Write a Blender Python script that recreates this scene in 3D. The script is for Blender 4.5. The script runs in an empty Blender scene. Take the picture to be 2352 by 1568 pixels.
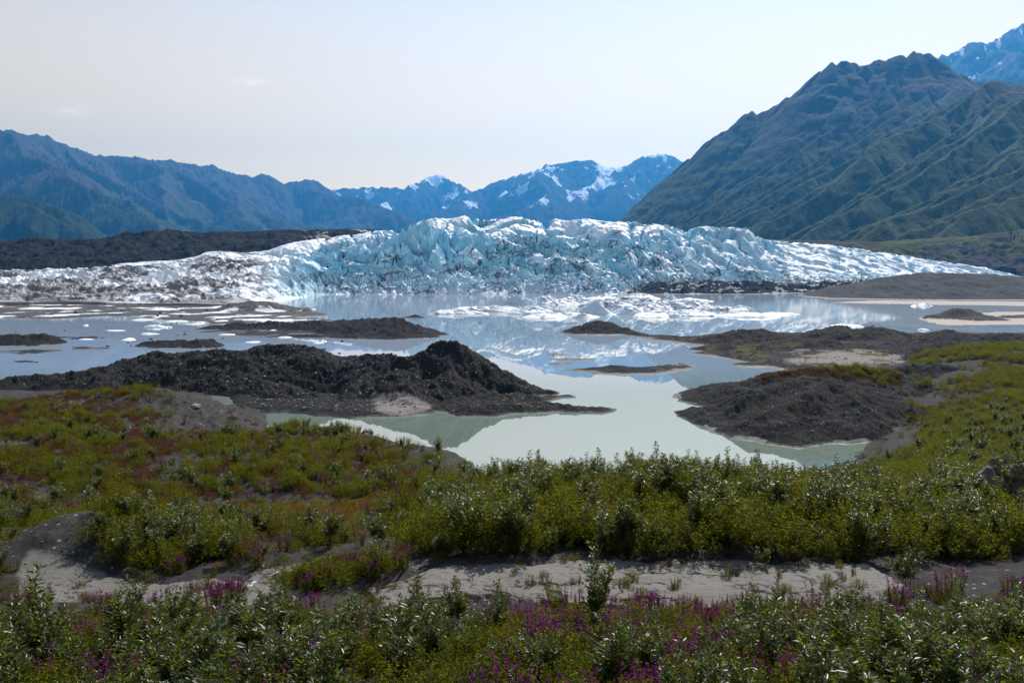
import bpy, bmesh, math, random
import numpy as np
from mathutils import Vector, Matrix

# ------------------------------------------------------------------ camera
SC = bpy.context.scene
COL = SC.collection
CAM_H = 30.0
LENS = 28.0
FPX = 2352.0 * LENS / 36.0            # focal length in units of a 2352 px wide frame
PITCH = math.atan((784.0 - 617.0) / FPX)
cam_data = bpy.data.cameras.new('camera')
cam_data.lens = LENS
cam_data.sensor_width = 36.0
cam_data.clip_start = 0.2
cam_data.clip_end = 60000.0
cam = bpy.data.objects.new('camera', cam_data)
cam.location = (0, 0, CAM_H)
cam.rotation_euler = (math.radians(90) - PITCH, 0, 0)
COL.objects.link(cam)
SC.camera = cam

# ------------------------------------------------------------------ sky and sun
SUN_EL, SUN_AZ = math.radians(47), math.radians(24)
world = bpy.data.worlds.new('World')
SC.world = world
world.use_nodes = True
wn, wl = world.node_tree.nodes, world.node_tree.links
bg = wn['Background']
sky = wn.new('ShaderNodeTexSky')
sky.sky_type = 'NISHITA'
sky.sun_disc = False
sky.sun_elevation = SUN_EL
sky.sun_rotation = SUN_AZ
sky.altitude = 500
sky.air_density = 1.0
sky.dust_density = 1.5
sky.ozone_density = 1.0
tc = wn.new('ShaderNodeTexCoord')
sep = wn.new('ShaderNodeSeparateXYZ')
wl.new(tc.outputs['Generated'], sep.inputs[0])
ramp = wn.new('ShaderNodeValToRGB')          # thin high veil: creamy low down, pale blue higher up, deeper overhead
ramp.color_ramp.elements[0].position = 0.0
ramp.color_ramp.elements[0].color = (3.1, 1.98, 0.45, 1)
ramp.color_ramp.elements[1].position = 1.0
ramp.color_ramp.elements[1].color = (0.16, 0.28, 0.52, 1)
for p_, c_ in ((0.14, (2.38, 1.58, 0.46, 1)), (0.34, (1.10, 1.0, 0.87, 1)), (0.6, (0.52, 0.58, 0.75, 1))):
    e = ramp.color_ramp.elements.new(p_); e.color = c_
wl.new(sep.outputs['Z'], ramp.inputs[0])
sdn = wn.new('ShaderNodeVectorMath'); sdn.operation = 'DOT_PRODUCT'   # the veil scatters forward: brighter towards the sun
wl.new(tc.outputs['Generated'], sdn.inputs[0])
sdn.inputs[1].default_value = (math.sin(SUN_AZ) * math.cos(SUN_EL), math.cos(SUN_AZ) * math.cos(SUN_EL), math.sin(SUN_EL))
def wmath(op, a, b):
    n = wn.new('ShaderNodeMath'); n.operation = op
    for i, q in enumerate((a, b)):
        if isinstance(q, (int, float)): n.inputs[i].default_value = q
        else: wl.new(q, n.inputs[i])
    return n.outputs[0]
fwd = wmath('POWER', wmath('MULTIPLY', wmath('ADD', sdn.outputs['Value'], 1.0), 0.5), 1.5)
fwd = wmath('ADD', wmath('MULTIPLY', fwd, 0.88), 0.12)
vscale = wn.new('ShaderNodeVectorMath'); vscale.operation = 'SCALE'
wl.new(wmath('MULTIPLY', fwd, 12.6), vscale.inputs['Scale'])
wl.new(ramp.outputs[0], vscale.inputs[0])
skymix = wn.new('ShaderNodeMix'); skymix.data_type = 'RGBA'
skymix.inputs['Factor'].default_value = 0.7
wl.new(sky.outputs[0], skymix.inputs[6])
wl.new(vscale.outputs[0], skymix.inputs[7])
# little wisps of cloud low over the left mountains
last = skymix.outputs[2]
def wisp(dirv, sx, sz, amount, seed):
    global last
    d = Vector(dirv).normalized()
    right = Vector((d.y, -d.x, 0)).normalized(); up = right.cross(d)
    def dotn(v):
        n = wn.new('ShaderNodeVectorMath'); n.operation = 'DOT_PRODUCT'
        wl.new(tc.outputs['Generated'], n.inputs[0]); n.inputs[1].default_value = v
        return n.outputs['Value']
    def m(op, a, b=None, c=None):
        n = wn.new('ShaderNodeMath'); n.operation = op
        for i, q in enumerate((a, b, c)):
            if q is None: continue
            if isinstance(q, (int, float)): n.inputs[i].default_value = q
            else: wl.new(q, n.inputs[i])
        return n.outputs[0]
    a = m('DIVIDE', dotn(right), sx); b = m('DIVIDE', dotn(up), sz)
    r2 = m('ADD', m('MULTIPLY', a, a), m('MULTIPLY', b, b))
    g = m('POWER', 2.718, m('MULTIPLY', r2, -1.0))
    front = m('GREATER_THAN', dotn(d), 0.5)
    nz = wn.new('ShaderNodeTexNoise'); nz.inputs['Scale'].default_value = 70; nz.inputs['Detail'].default_value = 6
    mp = wn.new('ShaderNodeMapping'); mp.inputs['Scale'].default_value = (1, 1, 2.2); mp.inputs['Location'].default_value = (seed, seed * 2, 0)
    wl.new(tc.outputs['Generated'], mp.inputs[0]); wl.new(mp.outputs[0], nz.inputs['Vector'])
    k = m('MULTIPLY_ADD', nz.outputs['Fac'], 3.0, -1.1)
    k = m('MINIMUM', m('MAXIMUM', k, 0.0), 1.0)
    f = m('MULTIPLY', m('MULTIPLY', m('MULTIPLY', g, front), k), amount)
    mx = wn.new('ShaderNodeMix'); mx.data_type = 'RGBA'
    wl.new(f, mx.inputs['Factor']); wl.new(last, mx.inputs[6]); mx.inputs[7].default_value = (23.0, 18.2, 12.0, 1)
    last = mx.outputs[2]
bg.inputs['Strength'].default_value = 0.076

sun_data = bpy.data.lights.new('sun', 'SUN')
sun_data.energy = 5.0
sun_data.angle = math.radians(0.53)
sun_data.color = (1.0, 0.95, 0.87)
sun = bpy.data.objects.new('sun', sun_data)
sdir = Vector((math.sin(SUN_AZ) * math.cos(SUN_EL), math.cos(SUN_AZ) * math.cos(SUN_EL), math.sin(SUN_EL)))
sun.rotation_euler = (-sdir).to_track_quat('-Z', 'Y').to_euler()
sun.location = sdir * 300
COL.objects.link(sun)

SC.view_settings.view_transform = 'Standard'
SC.view_settings.look = 'None'
SC.view_settings.gamma = 1.0
SC.view_settings.exposure = 0.4
SC.view_settings.use_curve_mapping = False
SC.cycles.use_denoising = True
SC.cycles.max_bounces = 8
SC.cycles.diffuse_bounces = 3
SC.cycles.glossy_bounces = 3
SC.cycles.transmission_bounces = 4
SC.cycles.volume_bounces = 1
SC.cycles.sample_clamp_indirect = 6.0

# ------------------------------------------------------------------ geometry helpers
CP, SP = math.cos(PITCH), math.sin(PITCH)
def ray(px, py):
    cx, cy = (px - 1176.0) / FPX, (784.0 - py) / FPX
    y = CP + cy * SP
    return cx / y, (-SP + cy * CP) / y       # lateral and vertical slope per metre of forward distance
def P(px, py, d):
    a, b = ray(px, py)
    return (a * d, d, CAM_H + b * d)
def W(px, py, z=0.0):
    a, b = ray(px, py)
    d = (z - CAM_H) / b
    return (a * d, d, z)
def S_of(px, py=617.0):
    return ray(px, py)[0]

def _h(ix, iy, seed):
    n = (ix.astype(np.int64) * 374761393 + iy.astype(np.int64) * 668265263 + seed * 974711) & 0x7fffffff
    n = ((n ^ (n >> 13)) * 1274126177) & 0x7fffffff
    n = (n ^ (n >> 16))
    n = (n * 1103515245 + 12345) & 0x7fffffff
    return (n >> 8) / float(0x7fffff)
def perlin(x, y, seed=0):
    x0 = np.floor(x); y0 = np.floor(y)
    fx = x - x0; fy = y - y0
    u = fx * fx * fx * (fx * (fx * 6 - 15) + 10); v = fy * fy * fy * (fy * (fy * 6 - 15) + 10)
    def g(ix, iy, dx, dy):
        a = _h(ix, iy, seed) * 2 * np.pi
        return np.cos(a) * dx + np.sin(a) * dy
    n00 = g(x0, y0, fx, fy); n10 = g(x0 + 1, y0, fx - 1, fy)
    n01 = g(x0, y0 + 1, fx, fy - 1); n11 = g(x0 + 1, y0 + 1, fx - 1, fy - 1)
    return ((n00 * (1 - u) + n10 * u) * (1 - v) + (n01 * (1 - u) + n11 * u) * v) * 1.5
def fbm(x, y, octv=4, seed=0, gain=0.5, lac=2.03):
    r = 0; a = 1.0
    for i in range(octv):
        r = r + a * perlin(x, y, seed + i * 17)
        x = x * lac + 3.1; y = y * lac + 7.7; a *= gain
    return r
def ridged(x, y, octv=4, seed=0, gain=0.5, lac=2.07):
    r = 0; a = 1.0
    for i in range(octv):
        r = r + a * (1.0 - 2.0 * np.abs(perlin(x, y, seed + i * 17)))
        x = x * lac + 1.7; y = y * lac + 5.3; a *= gain
    return r
def voronoi(x, y, seed=0):
    x0 = np.floor(x); y0 = np.floor(y)
    f1 = np.full(x.shape, 9.0); f2 = np.full(x.shape, 9.0)
    r = np.zeros(x.shape); cx = np.zeros(x.shape); cy = np.zeros(x.shape)
    for i in (-1, 0, 1):
        for j in (-1, 0, 1):
            ax, ay = x0 + i, y0 + j
            qx = ax + _h(ax, ay, seed); qy = ay + _h(ax, ay, seed + 5)
            d = np.hypot(qx - x, qy - y)
            near = d < f1
            f2 = np.where(near, f1, np.minimum(f2, d))
            r = np.where(near, _h(ax, ay, seed + 9), r)
            cx = np.where(near, qx, cx); cy = np.where(near, qy, cy)
            f1 = np.where(near, d, f1)
    return f1, f2, r, cx, cy
def sstep(a, b, x):
    t = np.clip((x - a) / (b - a), 0, 1)
    return t * t * (3 - 2 * t)
def lerp(a, b, t): return a + (b - a) * t

def curve(pts):
    """monotone smooth 1-D curve through sorted (x, y) points"""
    pts = sorted(pts)
    xs = np.array([p[0] for p in pts], float); ys = np.array([p[1] for p in pts], float)
    d = np.diff(ys) / np.diff(xs)
    m = np.zeros_like(xs); m[0] = d[0]; m[-1] = d[-1]
    for i in range(1, len(xs) - 1):
        m[i] = 0 if d[i - 1] * d[i] <= 0 else 2 * d[i - 1] * d[i] / (d[i - 1] + d[i])
    def f(x):
        x = np.clip(x, xs[0], xs[-1])
        i = np.clip(np.searchsorted(xs, x, side='right') - 1, 0, len(xs) - 2)
        h = xs[i + 1] - xs[i]; t = (x - xs[i]) / h
        t2, t3 = t * t, t * t * t
        return ((2 * t3 - 3 * t2 + 1) * ys[i] + (t3 - 2 * t2 + t) * h * m[i] + (-2 * t3 + 3 * t2) * ys[i + 1] + (t3 - t2) * h * m[i + 1])
    return f

def ridge_height(X, Y, ridges, floor=-60.0):
    """highest of several ridge lines, each [(x,y,z)...] with side slope; returns height, along-ridge and off-ridge coordinates"""
    H = np.full(X.shape, -1e9); U = np.zeros(X.shape); D = np.zeros(X.shape)
    rows = Y[:, 0]; cols = X[0] / Y[0, 0]
    for k, (pts, slope, power) in enumerate(ridges):
        u0 = 0.0
        for a, b in zip(pts[:-1], pts[1:]):
            ex, ey = b[0] - a[0], b[1] - a[1]
            L2 = ex * ex + ey * ey + 1e-9; L = math.sqrt(L2)
            R = max(max(a[2], b[2]) - floor, 1.0) / slope * 1.15 + 30
            if power != 1: R = 1e9
            i0, i1 = np.searchsorted(rows, [min(a[1], b[1]) - R, max(a[1], b[1]) + R])
            i0 = max(i0 - 1, 0); i1 = min(i1 + 1, len(rows))
            if i1 - i0 < 2: u0 += L; continue
            ylo, yhi = max(rows[i0], 1.0), rows[i1 - 1]
            sl = [(min(a[0], b[0]) - R) / q for q in (ylo, yhi)]; sh = [(max(a[0], b[0]) + R) / q for q in (ylo, yhi)]
            j0, j1 = np.searchsorted(cols, [min(sl), max(sh)])
            j0 = max(j0 - 1, 0); j1 = min(j1 + 1, len(cols))
            if j1 - j0 < 2: u0 += L; continue
            w = (slice(i0, i1), slice(j0, j1))
            x, y = X[w], Y[w]
            t = np.clip(((x - a[0]) * ex + (y - a[1]) * ey) / L2, 0, 1)
            dd = np.hypot(x - a[0] - t * ex, y - a[1] - t * ey)
            z = a[2] + t * (b[2] - a[2]) - slope * (dd if power == 1 else dd ** power * (20.0 ** (1 - power)))
            m = z > H[w]
            H[w] = np.where(m, z, H[w]); U[w] = np.where(m, u0 + t * L + k * 5000.0, U[w]); D[w] = np.where(m, dd, D[w])
            u0 += L
    return H, U, D

def link(name, data, parent=None, **props):
    o = bpy.data.objects.new(name, data)
    COL.objects.link(o)
    if parent is not None: o.parent = parent
    for k, v in props.items(): o[k] = v
    return o
def grid_mesh(name, X, Y, Z, mat, keep=None, attrs=None, smooth=True):
    n, m = X.shape
    idx = np.arange(n * m).reshape(n, m)
    q = np.stack([idx[:-1, :-1], idx[:-1, 1:], idx[1:, 1:], idx[1:, :-1]], -1).reshape(-1, 4)
    co = np.stack([X, Y, Z], -1).reshape(-1, 3)
    used = None
    if keep is not None:
        kf = keep.reshape(-1)
        q = q[kf[q].any(1)]
        used = np.zeros(n * m, bool); used[q.reshape(-1)] = True
        remap = np.cumsum(used) - 1
        q = remap[q]; co = co[used]
    me = bpy.data.meshes.new(name)
    me.vertices.add(len(co)); me.vertices.foreach_set('co', co.astype(np.float32).reshape(-1))
    me.loops.add(len(q) * 4); me.loops.foreach_set('vertex_index', q.astype(np.int32).reshape(-1))
    me.polygons.add(len(q)); me.polygons.foreach_set('loop_start', (np.arange(len(q)) * 4).astype(np.int32))
    me.polygons.foreach_set('loop_total', np.full(len(q), 4, np.int32))
    me.polygons.foreach_set('use_smooth', np.full(len(q), smooth, bool))
    me.update(calc_edges=True)
    for k, a in (attrs or {}).items():
        a = np.broadcast_to(a, X.shape).reshape(-1)
        if used is not None: a = a[used]
        at = me.attributes.new(k, 'FLOAT', 'POINT'); at.data.foreach_set('value', a.astype(np.float32))
    me.materials.append(mat)
    return me
def polar(s0, s1, ns, d0, d1, nd, log=True):
    s = np.linspace(s0, s1, ns)
    d = np.exp(np.linspace(math.log(d0), math.log(d1), nd)) if log else np.linspace(d0, d1, nd)
    Sg, Dg = np.meshgrid(s, d)
    return Sg * Dg, Dg.copy(), Sg, Dg

# ------------------------------------------------------------------ material helpers
class NT:
    def __init__(self, name):
        self.mat = bpy.data.materials.new(name); self.mat.use_nodes = True
        self.t = self.mat.node_tree; self.n = self.t.nodes; self.l = self.t.links
        self.n.clear()
        self.out = self.n.new('ShaderNodeOutputMaterial')
    def new(self, t, **kw):
        n = self.n.new(t)
        for k, v in kw.items(): setattr(n, k, v)
        return n
    def put(self, sock, v):
        if v is None: return
        if isinstance(v, (int, float)):
            sock.default_value = v
        elif isinstance(v, (tuple, list)):
            sock.default_value = (*v, 1) if (len(v) == 3 and sock.type == 'RGBA') else v
        else: self.l.new(v, sock)
    def math(self, op, a, b=None, c=None, clamp=False):
        n = self.new('ShaderNodeMath', operation=op, use_clamp=clamp)
        for i, q in enumerate((a, b, c)): self.put(n.inputs[i], q)
        return n.outputs[0]
    def mix(self, f, a, b):
        n = self.new('ShaderNodeMix', data_type='RGBA')
        self.put(n.inputs[0], f); self.put(n.inputs[6], a); self.put(n.inputs[7], b)
        return n.outputs[2]
    def smooth(self, x, a, b, lo=0.0, hi=1.0):
        n = self.new('ShaderNodeMapRange', interpolation_type='SMOOTHSTEP')
        self.put(n.inputs[0], x); n.inputs[1].default_value = a; n.inputs[2].default_value = b
        n.inputs[3].default_value = lo; n.inputs[4].default_value = hi
        return n.outputs[0]
    def attr(self, name):
        return self.new('ShaderNodeAttribute', attribute_name=name).outputs['Fac']
    def coord(self, scale=(1, 1, 1), rot=(0, 0, 0), obj=True):
        tc = self.new('ShaderNodeTexCoord')
        mp = self.new('ShaderNodeMapping')
        mp.inputs['Scale'].default_value = scale; mp.inputs['Rotation'].default_value = rot
        self.l.new(tc.outputs['Object'], mp.inputs[0])
        return mp.outputs[0]
    def noise(self, vec, scale, detail=4, rough=0.55, dist=0.0):
        n = self.new('ShaderNodeTexNoise')
        self.put(n.inputs['Vector'], vec); n.inputs['Scale'].default_value = scale
        n.inputs['Detail'].default_value = detail; n.inputs['Roughness'].default_value = rough
        n.inputs['Distortion'].default_value = dist
        return n.outputs['Fac']
    def voro(self, vec, scale, feature='F1', out='Distance', rnd=1.0):
        n = self.new('ShaderNodeTexVoronoi', feature=feature)
        self.put(n.inputs['Vector'], vec); n.inputs['Scale'].default_value = scale
        n.inputs['Randomness'].default_value = rnd
        return n.outputs[out]
    def normal_z(self):
        g = self.new('ShaderNodeNewGeometry'); s = self.new('ShaderNodeSeparateXYZ')
        self.l.new(g.outputs['Normal'], s.inputs[0]); return s.outputs['Z']
    def bump(self, h, strength, dist):
        n = self.new('ShaderNodeBump'); n.inputs['Strength'].default_value = strength; n.inputs['Distance'].default_value = dist
        self.put(n.inputs['Height'], h); return n.outputs[0]
    def principled(self, col, rough=0.8, spec=0.3, normal=None, **kw):
        p = self.new('ShaderNodeBsdfPrincipled')
        self.put(p.inputs['Base Color'], col); self.put(p.inputs['Roughness'], rough)
        self.put(p.inputs['Specular IOR Level'], spec); self.put(p.inputs['Normal'], normal)
        for k, v in kw.items(): self.put(p.inputs[k.replace('_', ' ')], v)
        return p.outputs[0]
    def surface(self, s):
        self.l.new(s, self.out.inputs['Surface']); return self.mat
    def object_random(self):
        return self.new('ShaderNodeObjectInfo').outputs['Random']

wisp(ray(578, 190)[0:1] + (1.0,) + ray(578, 190)[1:2], 0.016, 0.005, 0.45, 1.3)
wisp(ray(182, 247)[0:1] + (1.0,) + ray(182, 247)[1:2], 0.014, 0.006, 0.28, 4.1)
wisp(ray(145, 256)[0:1] + (1.0,) + ray(145, 256)[1:2], 0.022, 0.004, 0.25, 7.7)
wl.new(last, bg.inputs['Color'])

# ------------------------------------------------------------------ mountains
def mountain_material(name, rock, rock2, green, tree0, tree1, scree, snow=True, scale=1.0, relief=1.0):
    m = NT(name)
    c = m.coord()
    rock, rock2, scree = (tuple(0.55 * q for q in v) for v in (rock, rock2, scree)); green = tuple(0.8 * q for q in green)
    nz = m.noise(c, 0.004 * scale, 6, 0.6)
    n2 = m.noise(c, 0.02 * scale, 5, 0.65)
    n3 = m.noise(c, 0.09 * scale, 3, 0.6)
    s = m.new('ShaderNodeSeparateXYZ'); m.l.new(c, s.inputs[0])
    alt = m.math('ADD', s.outputs['Z'], m.math('MULTIPLY_ADD', n2, 260.0, m.math('MULTIPLY_ADD', nz, 500.0, -380.0)))
    gr = m.smooth(alt, tree1, tree0)
    base = m.mix(m.smooth(nz, 0.4, 0.62), rock, rock2)
    base = m.mix(m.math('MULTIPLY', m.attr('gully'), m.smooth(n2, 0.35, 0.6)), base, scree)
    g1 = m.mix(m.smooth(n2, 0.38, 0.62), green, tuple(0.45 * q for q in green))
    g1 = m.mix(m.math('MULTIPLY', m.smooth(n3, 0.5, 0.7), 0.45), g1, (green[0] * 1.7, green[1] * 1.35, green[2]))
    base = m.mix(gr, base, g1)
    if snow:
        base = m.mix(m.smooth(m.math('ADD', m.attr('snow'), m.math('MULTIPLY_ADD', n2, 0.7, -0.35)), 0.42, 0.52), base, (0.8, 0.84, 0.9))
    h = m.math('MULTIPLY_ADD', n2, 1.0, m.math('MULTIPLY', n3, 0.5))
    return m.surface(m.principled(base, 0.95, 0.1, m.bump(h, relief, 14.0 / scale)))

def spurs(pts, every, dirv, length, slope, jit, seed, wig=0.25):
    rnd = random.Random(seed); out = []
    u = 0.0; nxt = every * rnd.random()
    for a, b in zip(pts[:-1], pts[1:]):
        L = math.hypot(b[0] - a[0], b[1] - a[1])
        while nxt < u + L:
            t = (nxt - u) / L
            x, y, z = (a[i] + t * (b[i] - a[i]) for i in range(3))
            z -= 5
            ang = math.atan2(dirv[1], dirv[0]) + rnd.uniform(-jit, jit)
            q = [(x, y, z)]
            n = 6; ln = length * rnd.uniform(0.6, 1.2)
            for i in range(n):
                ang += rnd.uniform(-wig, wig)
                x += math.cos(ang) * ln / n; y += math.sin(ang) * ln / n
                z -= slope * ln / n * rnd.uniform(0.55, 1.5)
                q.append((x, y, z))
            out.append(q)
            nxt += every * rnd.uniform(0.6, 1.5)
        u += L
    return out

def mountain(name, crests, sp, s0, s1, ns, d0, d1, nd, mat, label_gully=90.0, amp=60.0, snow=None, floor=-40.0, seed=3, side=0.8, K=1.0, lump=0.55, gamp=0.85, warp=1.2, fine=0.16):
    X, Y, Sg, Dg = polar(s0, s1, ns, d0, d1, nd, log=False)
    wx = X + amp * warp * fbm(X / (amp * 9), Y / (amp * 9), 3, seed + 40)
    wy = Y + amp * warp * fbm(X / (amp * 9), Y / (amp * 9), 3, seed + 60)
    Hc, U, Dd = ridge_height(X, Y, [(c, side, 1) for c in crests])
    Hs, U2, D2 = ridge_height(wx, wy, [(c, side * 1.05, 1) for c in sp]) if sp else (np.full(X.shape, -1e9), U, Dd)
    Z = np.maximum(Hc, Hs)
    onspur = Hs > Hc
    U = np.where(onspur, U2, U); Dd = np.where(onspur, D2, Dd)
    k = np.clip(Dd / (amp * 4), 0, 1)
    gul = ridged(U / label_gully + 0.35 * fbm(X / 200, Y / 200, 2, seed), Dd / (label_gully * 7), 3, seed + 7)
    Z = Z + amp * gamp * k * (gul - 0.9) + amp * (0.25 + 0.75 * k) * lump * fbm(X / (amp * 5), Y / (amp * 5), 5, seed + 11)
    Z = Z + amp * fine * ridged(X / (amp * 1.3), Y / (amp * 1.3), 3, seed + 21)
    Z = np.where(Z < 0, Z * 0.4, Z)
    # gently raised toe so that the slope eases into the valley
    Z = np.maximum(Z, floor + 12 * fbm(X / 300, Y / 300, 3, seed + 2))
    att = {'gully': sstep(0.1, -0.7, gul) * k}
    att['snow'] = snow(X, Y, Z, gul, k) if snow else np.zeros(X.shape)
    X, Y, Z = X * K, Y * K, CAM_H + (Z - CAM_H) * K     # the far ranges are that much larger and farther off
    o = link(name, grid_mesh(name, X, Y, Z, mat, attrs=att), kind='structure')
    return o

def crest(pts, d):
    return [P(x, y, (d if not callable(d) else d(x))) for x, y in pts]

rnd_ = random.Random(5)
def jag(pts, n, a, seed):
    """subdivide a skyline and roughen it"""
    r = random.Random(seed); out = []
    for (x0, y0), (x1, y1) in zip(pts[:-1], pts[1:]):
        for i in range(n):
            t = i / n
            out.append((lerp(x0, x1, t), lerp(y0, y1, t) + (r.uniform(-a, a) if i else 0)))
    out.append(pts[-1]); return out

# far snowy range at the head of the valley
far_mat = mountain_material('far_rock', (0.03, 0.036, 0.038), (0.045, 0.047, 0.046), (0.03, 0.04, 0.025), 500, 750, (0.13, 0.12, 0.115), scale=0.7)
def far_snow(X, Y, Z, g, k):
    n = fbm(X / 520, Y / 520, 3, 91)
    hi = sstep(500, 1250, Z + 300 * n)
    return hi * (0.33 + 0.85 * sstep(0.4, -0.7, g) * k + 0.55 * n)
c1 = crest(jag([(640, 470), (760, 441), (795, 436), (850, 434), (885, 433), (930, 438), (962, 424), (985, 408), (1003, 402), (1020, 411), (1045, 426), (1075, 440), (1130, 470), (1250, 520)], 4, 3.5, 1), 12500)
mountain('far_mountain', [c1], spurs(c1, 420, (0.15, -1), 2600, 0.36, 0.5, 12), S_of(600), S_of(1330), 420, 9300, 13500, 110, far_mat, 170, 120, far_snow, seed=5, side=0.75, K=1.35)
c2 = crest(jag([(960, 512), (1040, 470), (1090, 442), (1150, 415), (1185, 404), (1240, 386), (1275, 378), (1350, 373), (1400, 386), (1440, 376), (1478, 364), (1500, 356), (1520, 353), (1545, 363), (1565, 378), (1620, 410), (1720, 450)], 4, 3.5, 2), 11000)
c2b = [P(1250, 388, 10800), P(1250, 400, 10300), P(1240, 440, 9500), P(1230, 500, 8800)]
c2c = [P(1090, 442, 10900), P(1060, 470, 10000), P(1000, 520, 9000)]
c2d = [P(1350, 374, 10900), P(1380, 420, 10200), P(1420, 470, 9600), P(1440, 520, 9000)]
mountain('snowy_mountain', [c2], spurs(c2, 430, (-0.1, -1), 2500, 0.36, 0.5, 22) + [c2b, c2c, c2d], S_of(900), S_of(1800), 520, 7600, 12000, 130, far_mat, 170, 120, far_snow, seed=15, side=0.72, K=1.35)

# long blue range on the left
left_mat = mountain_material('left_mountain_rock', (0.075, 0.07, 0.066), (0.10, 0.088, 0.08), (0.042, 0.064, 0.026), 400, 850, (0.15, 0.135, 0.125), snow=False, scale=0.7)
lc = crest(jag([(-420, 330), (-200, 352), (-60, 330), (15, 299), (50, 311), (110, 316), (150, 335), (185, 345), (215, 357), (250, 361), (310, 362), (365, 371), (378, 366), (400, 372), (430, 380), (490, 382), (520, 396), (560, 404), (585, 409), (605, 404), (625, 412), (650, 422), (680, 420), (702, 412), (725, 418), (745, 436), (775, 458), (830, 485), (905, 520), (960, 545)], 3, 2.2, 3),
           lambda x: lerp(5600, 8200, min(max((x + 100) / 950, 0), 1)))
ls = spurs(lc, 520, (0.75, -0.75), 3000, 0.27, 0.35, 31, 0.12)
mountain('left_mountain', [lc], ls, S_of(-480), S_of(1010), 620, 3500, 8800, 190, left_mat, 120, 85, None, seed=25, side=0.62, K=1.6)
lh_mat = mountain_material('left_hill_green', (0.10, 0.10, 0.10), (0.12, 0.12, 0.12), (0.026, 0.046, 0.016), 900, 1200, (0.14, 0.14, 0.14), snow=False)
lh = crest(jag([(-500, 430), (-200, 432), (0, 448), (60, 455), (110, 468), (150, 484), (190, 510), (225, 545), (260, 580)], 3, 1.5, 4), 3600)
mountain('wooded_hill', [lh], spurs(lh, 260, (0.5, -0.8), 900, 0.35, 0.4, 41), S_of(-520), S_of(330), 260, 2500, 4200, 90, lh_mat, 60, 34, None, seed=35, side=0.6, K=1.3)

# steep mountainside on the right, a fan of parallel spurs falling to the valley
right_mat = mountain_material('right_mountain_rock', (0.034, 0.032, 0.032), (0.10, 0.054, 0.045), (0.062, 0.082, 0.016), 430, 900, (0.15, 0.14, 0.13), snow=False, scale=1.6, relief=0.6)
back_mat = mountain_material('back_peak_rock', (0.07, 0.06, 0.06), (0.09, 0.08, 0.075), (0.045, 0.055, 0.02), 100, 300, (0.13, 0.12, 0.115), scale=1.5)
bp = crest(jag([(2000, 190), (2100, 160), (2158, 137), (2200, 118), (2225, 101), (2250, 97), (2262, 106), (2290, 92), (2320, 72), (2352, 55), (2420, 20), (2520, -30), (2700, 10)], 4, 3.0, 6), 6800)
mountain('back_peak', [bp], spurs(bp, 300, (-0.5, -1), 1600, 0.5, 0.4, 51), S_of(1900), S_of(2760), 330, 5600, 7400, 80, back_mat, 90, 70,
         lambda X, Y, Z, g, k: 0.18 + 0.55 * sstep(0.3, 0.9, fbm(X / 60, Y / 110, 3, 77)), seed=45, side=0.9, K=1.3)
r1 = crest(jag([(2330, 205), (2230, 188), (2200, 172), (2150, 135), (2105, 120), (2085, 135), (2050, 133), (2030, 140), (1995, 150), (1965, 145), (1932, 140), (1900, 155), (1872, 175), (1855, 205), (1820, 222), (1775, 245), (1742, 262), (1720, 262), (1690, 285), (1640, 315), (1600, 350), (1560, 385), (1500, 445), (1455, 488), (1425, 516), (1380, 560)], 3, 8.0, 7), lambda x: lerp(3760, 3360, (x - 1380) / 950))
r2 = [P(*p) for p in [(2110, 128, 3504), (2060, 190, 3320), (1960, 262, 3200), (1840, 345, 3080), (1720, 420, 3000), (1600, 495, 2960), (1520, 545, 2920)]]
r2b = [P(*p) for p in [(1990, 150, 3464), (1900, 270, 3360), (1780, 350, 3264), (1660, 430, 3200), (1560, 500, 3160)]]
r3 = [P(*p) for p in [(2225, 190, 3400), (2150, 235, 2960), (2050, 300, 2800), (1930, 375, 2720), (1800, 450, 2640), (1690, 510, 2600), (1620, 550, 2560)]]
r4 = [P(*p) for p in [(2420, 190, 2800), (2330, 192, 2680), (2270, 188, 2600), (2200, 240, 2520), (2080, 320, 2440), (1960, 395, 2360), (1840, 470, 2280), (1740, 530, 2240)]]
r5 = [P(*p) for p in [(2460, 205, 2400), (2352, 225, 2280), (2270, 290, 2200), (2170, 365, 2120), (2060, 430, 2048), (1950, 490, 1984), (1850, 540, 1936)]]
r6 = [P(*p) for p in [(2520, 250, 2080), (2400, 310, 1984), (2310, 370, 1904), (2200, 430, 1840), (2080, 490, 1792), (1980, 530, 1744)]]
r7 = [P(*p) for p in [(2560, 360, 1800), (2420, 420, 1696), (2300, 465, 1632), (2180, 505, 1584), (2070, 540, 1544)]]
def sub(pts, n, a, seed):
    r = random.Random(seed); out = []
    for p, q in zip(pts[:-1], pts[1:]):
        for i in range(n):
            t = i / n
            out.append(tuple(lerp(p[j], q[j], t) + (r.uniform(-a, a) if i else 0) for j in range(3)))
    out.append(pts[-1]); return out
rs = [sub(r, 4, 8, 60 + i) for i, r in enumerate([r2, r2b, r3, r4, r5, r6, r7])]
def resample(pts, n):
    q = np.array(pts); t = np.concatenate([[0], np.cumsum(np.hypot(np.diff(q[:, 0]), np.diff(q[:, 1])))]); t /= t[-1]
    u = np.linspace(0, 1, n); return np.stack([np.interp(u, t, q[:, i]) for i in range(3)], 1)
extra = []
order = [1, 0, 2, 3, 4, 5, 6]               # parallel spurs between the main ones, each a little lower and wavering
R_ = np.random.default_rng(91)
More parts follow.
